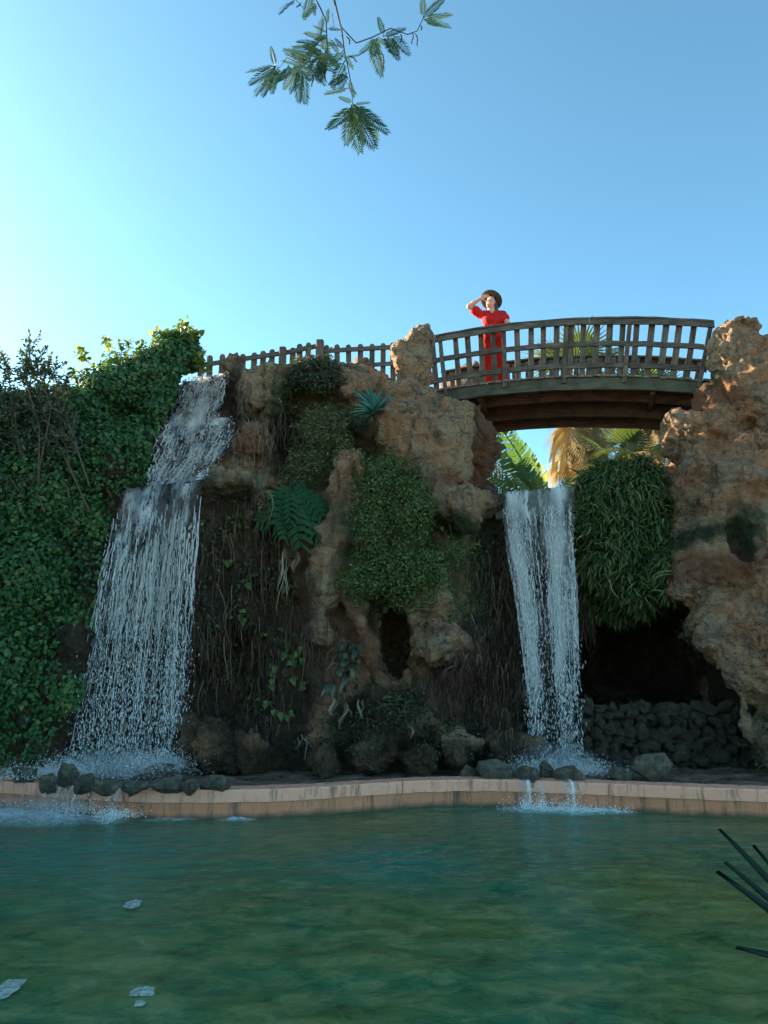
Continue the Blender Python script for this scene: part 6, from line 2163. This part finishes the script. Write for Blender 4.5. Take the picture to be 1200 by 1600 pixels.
# palm frond reaching in from the side
PY = 4.6
frond = thing('palm_frond', 'tips of a dark palm frond reaching into the sky', 'palm frond')
frond['label'] = 'tips of a dark palm frond against the pale open sky'
M_FROND = leaf_mat('dark_frond_leaf', [(0, (.010, .035, .018)), (1, (.03, .07, .03))], .15)
b = MB(); b.tube([W(x, y, PY) for x, y in ((-420, 240), (-250, 262), (-130, 296), (-40, 350))], (.03, .022, .015, .006), 6); b.build('rachis', M_FROND, frond, True, 'leafrnd')
lb = MB(); lb.add([(-.028, 0, 0), (0, 0, -.012), (.028, 0, 0), (.03, .5, .01), (0, .55, -.01), (-.03, .5, .01), (0, 1, -.03)], [(0, 1, 4, 5), (1, 2, 3, 4), (5, 4, 6), (4, 3, 6)], a=.3)
lfm = lb.mesh('leaflet', M_FROND, False, 'leafrnd')
for x0, y0, x1, y1 in ((-95, 318, 9, 308), (-70, 330, 6, 322), (-55, 338, 1, 334), (-130, 296, -30, 270), (-160, 288, -60, 250), (-110, 306, -12, 285), (-200, 275, -110, 235), (-130, 300, -60, 360), (-170, 288, -110, 350), (-90, 322, -40, 375), (-240, 264, -160, 220), (-220, 270, -160, 335)):
    a, e = W(x0, y0, PY), W(x1, y1, PY - .1)
    o = link('leaflet', lfm, frond, a)
    aim(o, e - a, (0, -.6, .8))
    s = float(np.linalg.norm(e - a)); o.scale = (s * 1.1, s, s)

# ------------------------------------------------------------------ spiky plant at the viewer's side of the pool
mb = MB()
gx_, gy_ = np.meshgrid(np.linspace(0, 1, 14), np.linspace(0, 2 * math.pi, 28), indexing='ij')
cc = W(1345, 1545, 2.7)
V = np.stack([cc[0] + .10 + gx_ * .9 * np.cos(gy_) * .8, cc[1] + gx_ * .9 * np.sin(gy_), .1 + (cc[2] - .1) * (1 - gx_ ** 1.6)], -1).reshape(-1, 3)
V[:, 2] += noise(V, 5) * .04
V[:, 0] = np.maximum(V[:, 0], cc[0] - .30)
tag(link('planting_mound', mesh('planting_mound', V, grid_faces(14, 28), M_EARTH)), kind='structure')
yuc = thing('yucca', 'dark spiky yucca leaves poking over the pool at its near corner', 'yucca', cc)
M_YUC, t = new_mat('dark_yucca_leaf')
t.bsdf(t.mix(t.noise(t.coord((5, 1, 5)), 4, 4), (.006, .020, .016), (.014, .036, .026)), .55, spec=.15)
ym = []
for k in range(2):
    b = MB(); b.add(*lance_leaf(1.0, .021 - .003 * k, .15, .5)); ym.append(b.mesh('leaf', M_YUC, True))
for x1, y1, Y in ((1140, 1288, 2.7), (1150, 1337, 2.6), (1137, 1349, 2.5), (1163, 1463, 2.45), (1193, 1316, 2.75), (1180, 1382, 2.7), (1250, 1240, 2.8), (1330, 1200, 2.7), (1420, 1220, 2.7), (1500, 1300, 2.6), (1520, 1420, 2.6), (1230, 1300, 2.4), (1300, 1250, 2.9), (1400, 1350, 2.3)):
    d = W(x1, y1, Y) - cc
    o = link('leaf', ym[rnd.randrange(2)], yuc)
    aim(o, d, (0, -.5, .9))
    s = float(np.linalg.norm(d)); o.scale = (1, s, 1)
# ------------------------------------------------------------------ every empty to the base of its thing
bpy.context.view_layer.update()
for o in list(SC.objects):
    if o.parent is None and o.type == 'EMPTY' and o.location.length < 1e-6 and o.children:
        pts = [ch.matrix_local @ Vector(c) for ch in o.children if ch.type == 'MESH' for c in ch.bound_box]
        lo = [min(p[k] for p in pts) for k in range(3)]
        hi = [max(p[k] for p in pts) for k in range(3)]
        base = Vector(((lo[0] + hi[0]) / 2, (lo[1] + hi[1]) / 2, lo[2]))   # the base of each thing
        o.location = base
        for ch in o.children:
            ch.location = ch.location - base
# ------------------------------------------------------------------ building units to metres
for o in list(SC.objects):
    if o.parent is None and o.type not in ('CAMERA', 'LIGHT'):
        o.location = o.location * UNIT
        o.scale = o.scale * UNIT
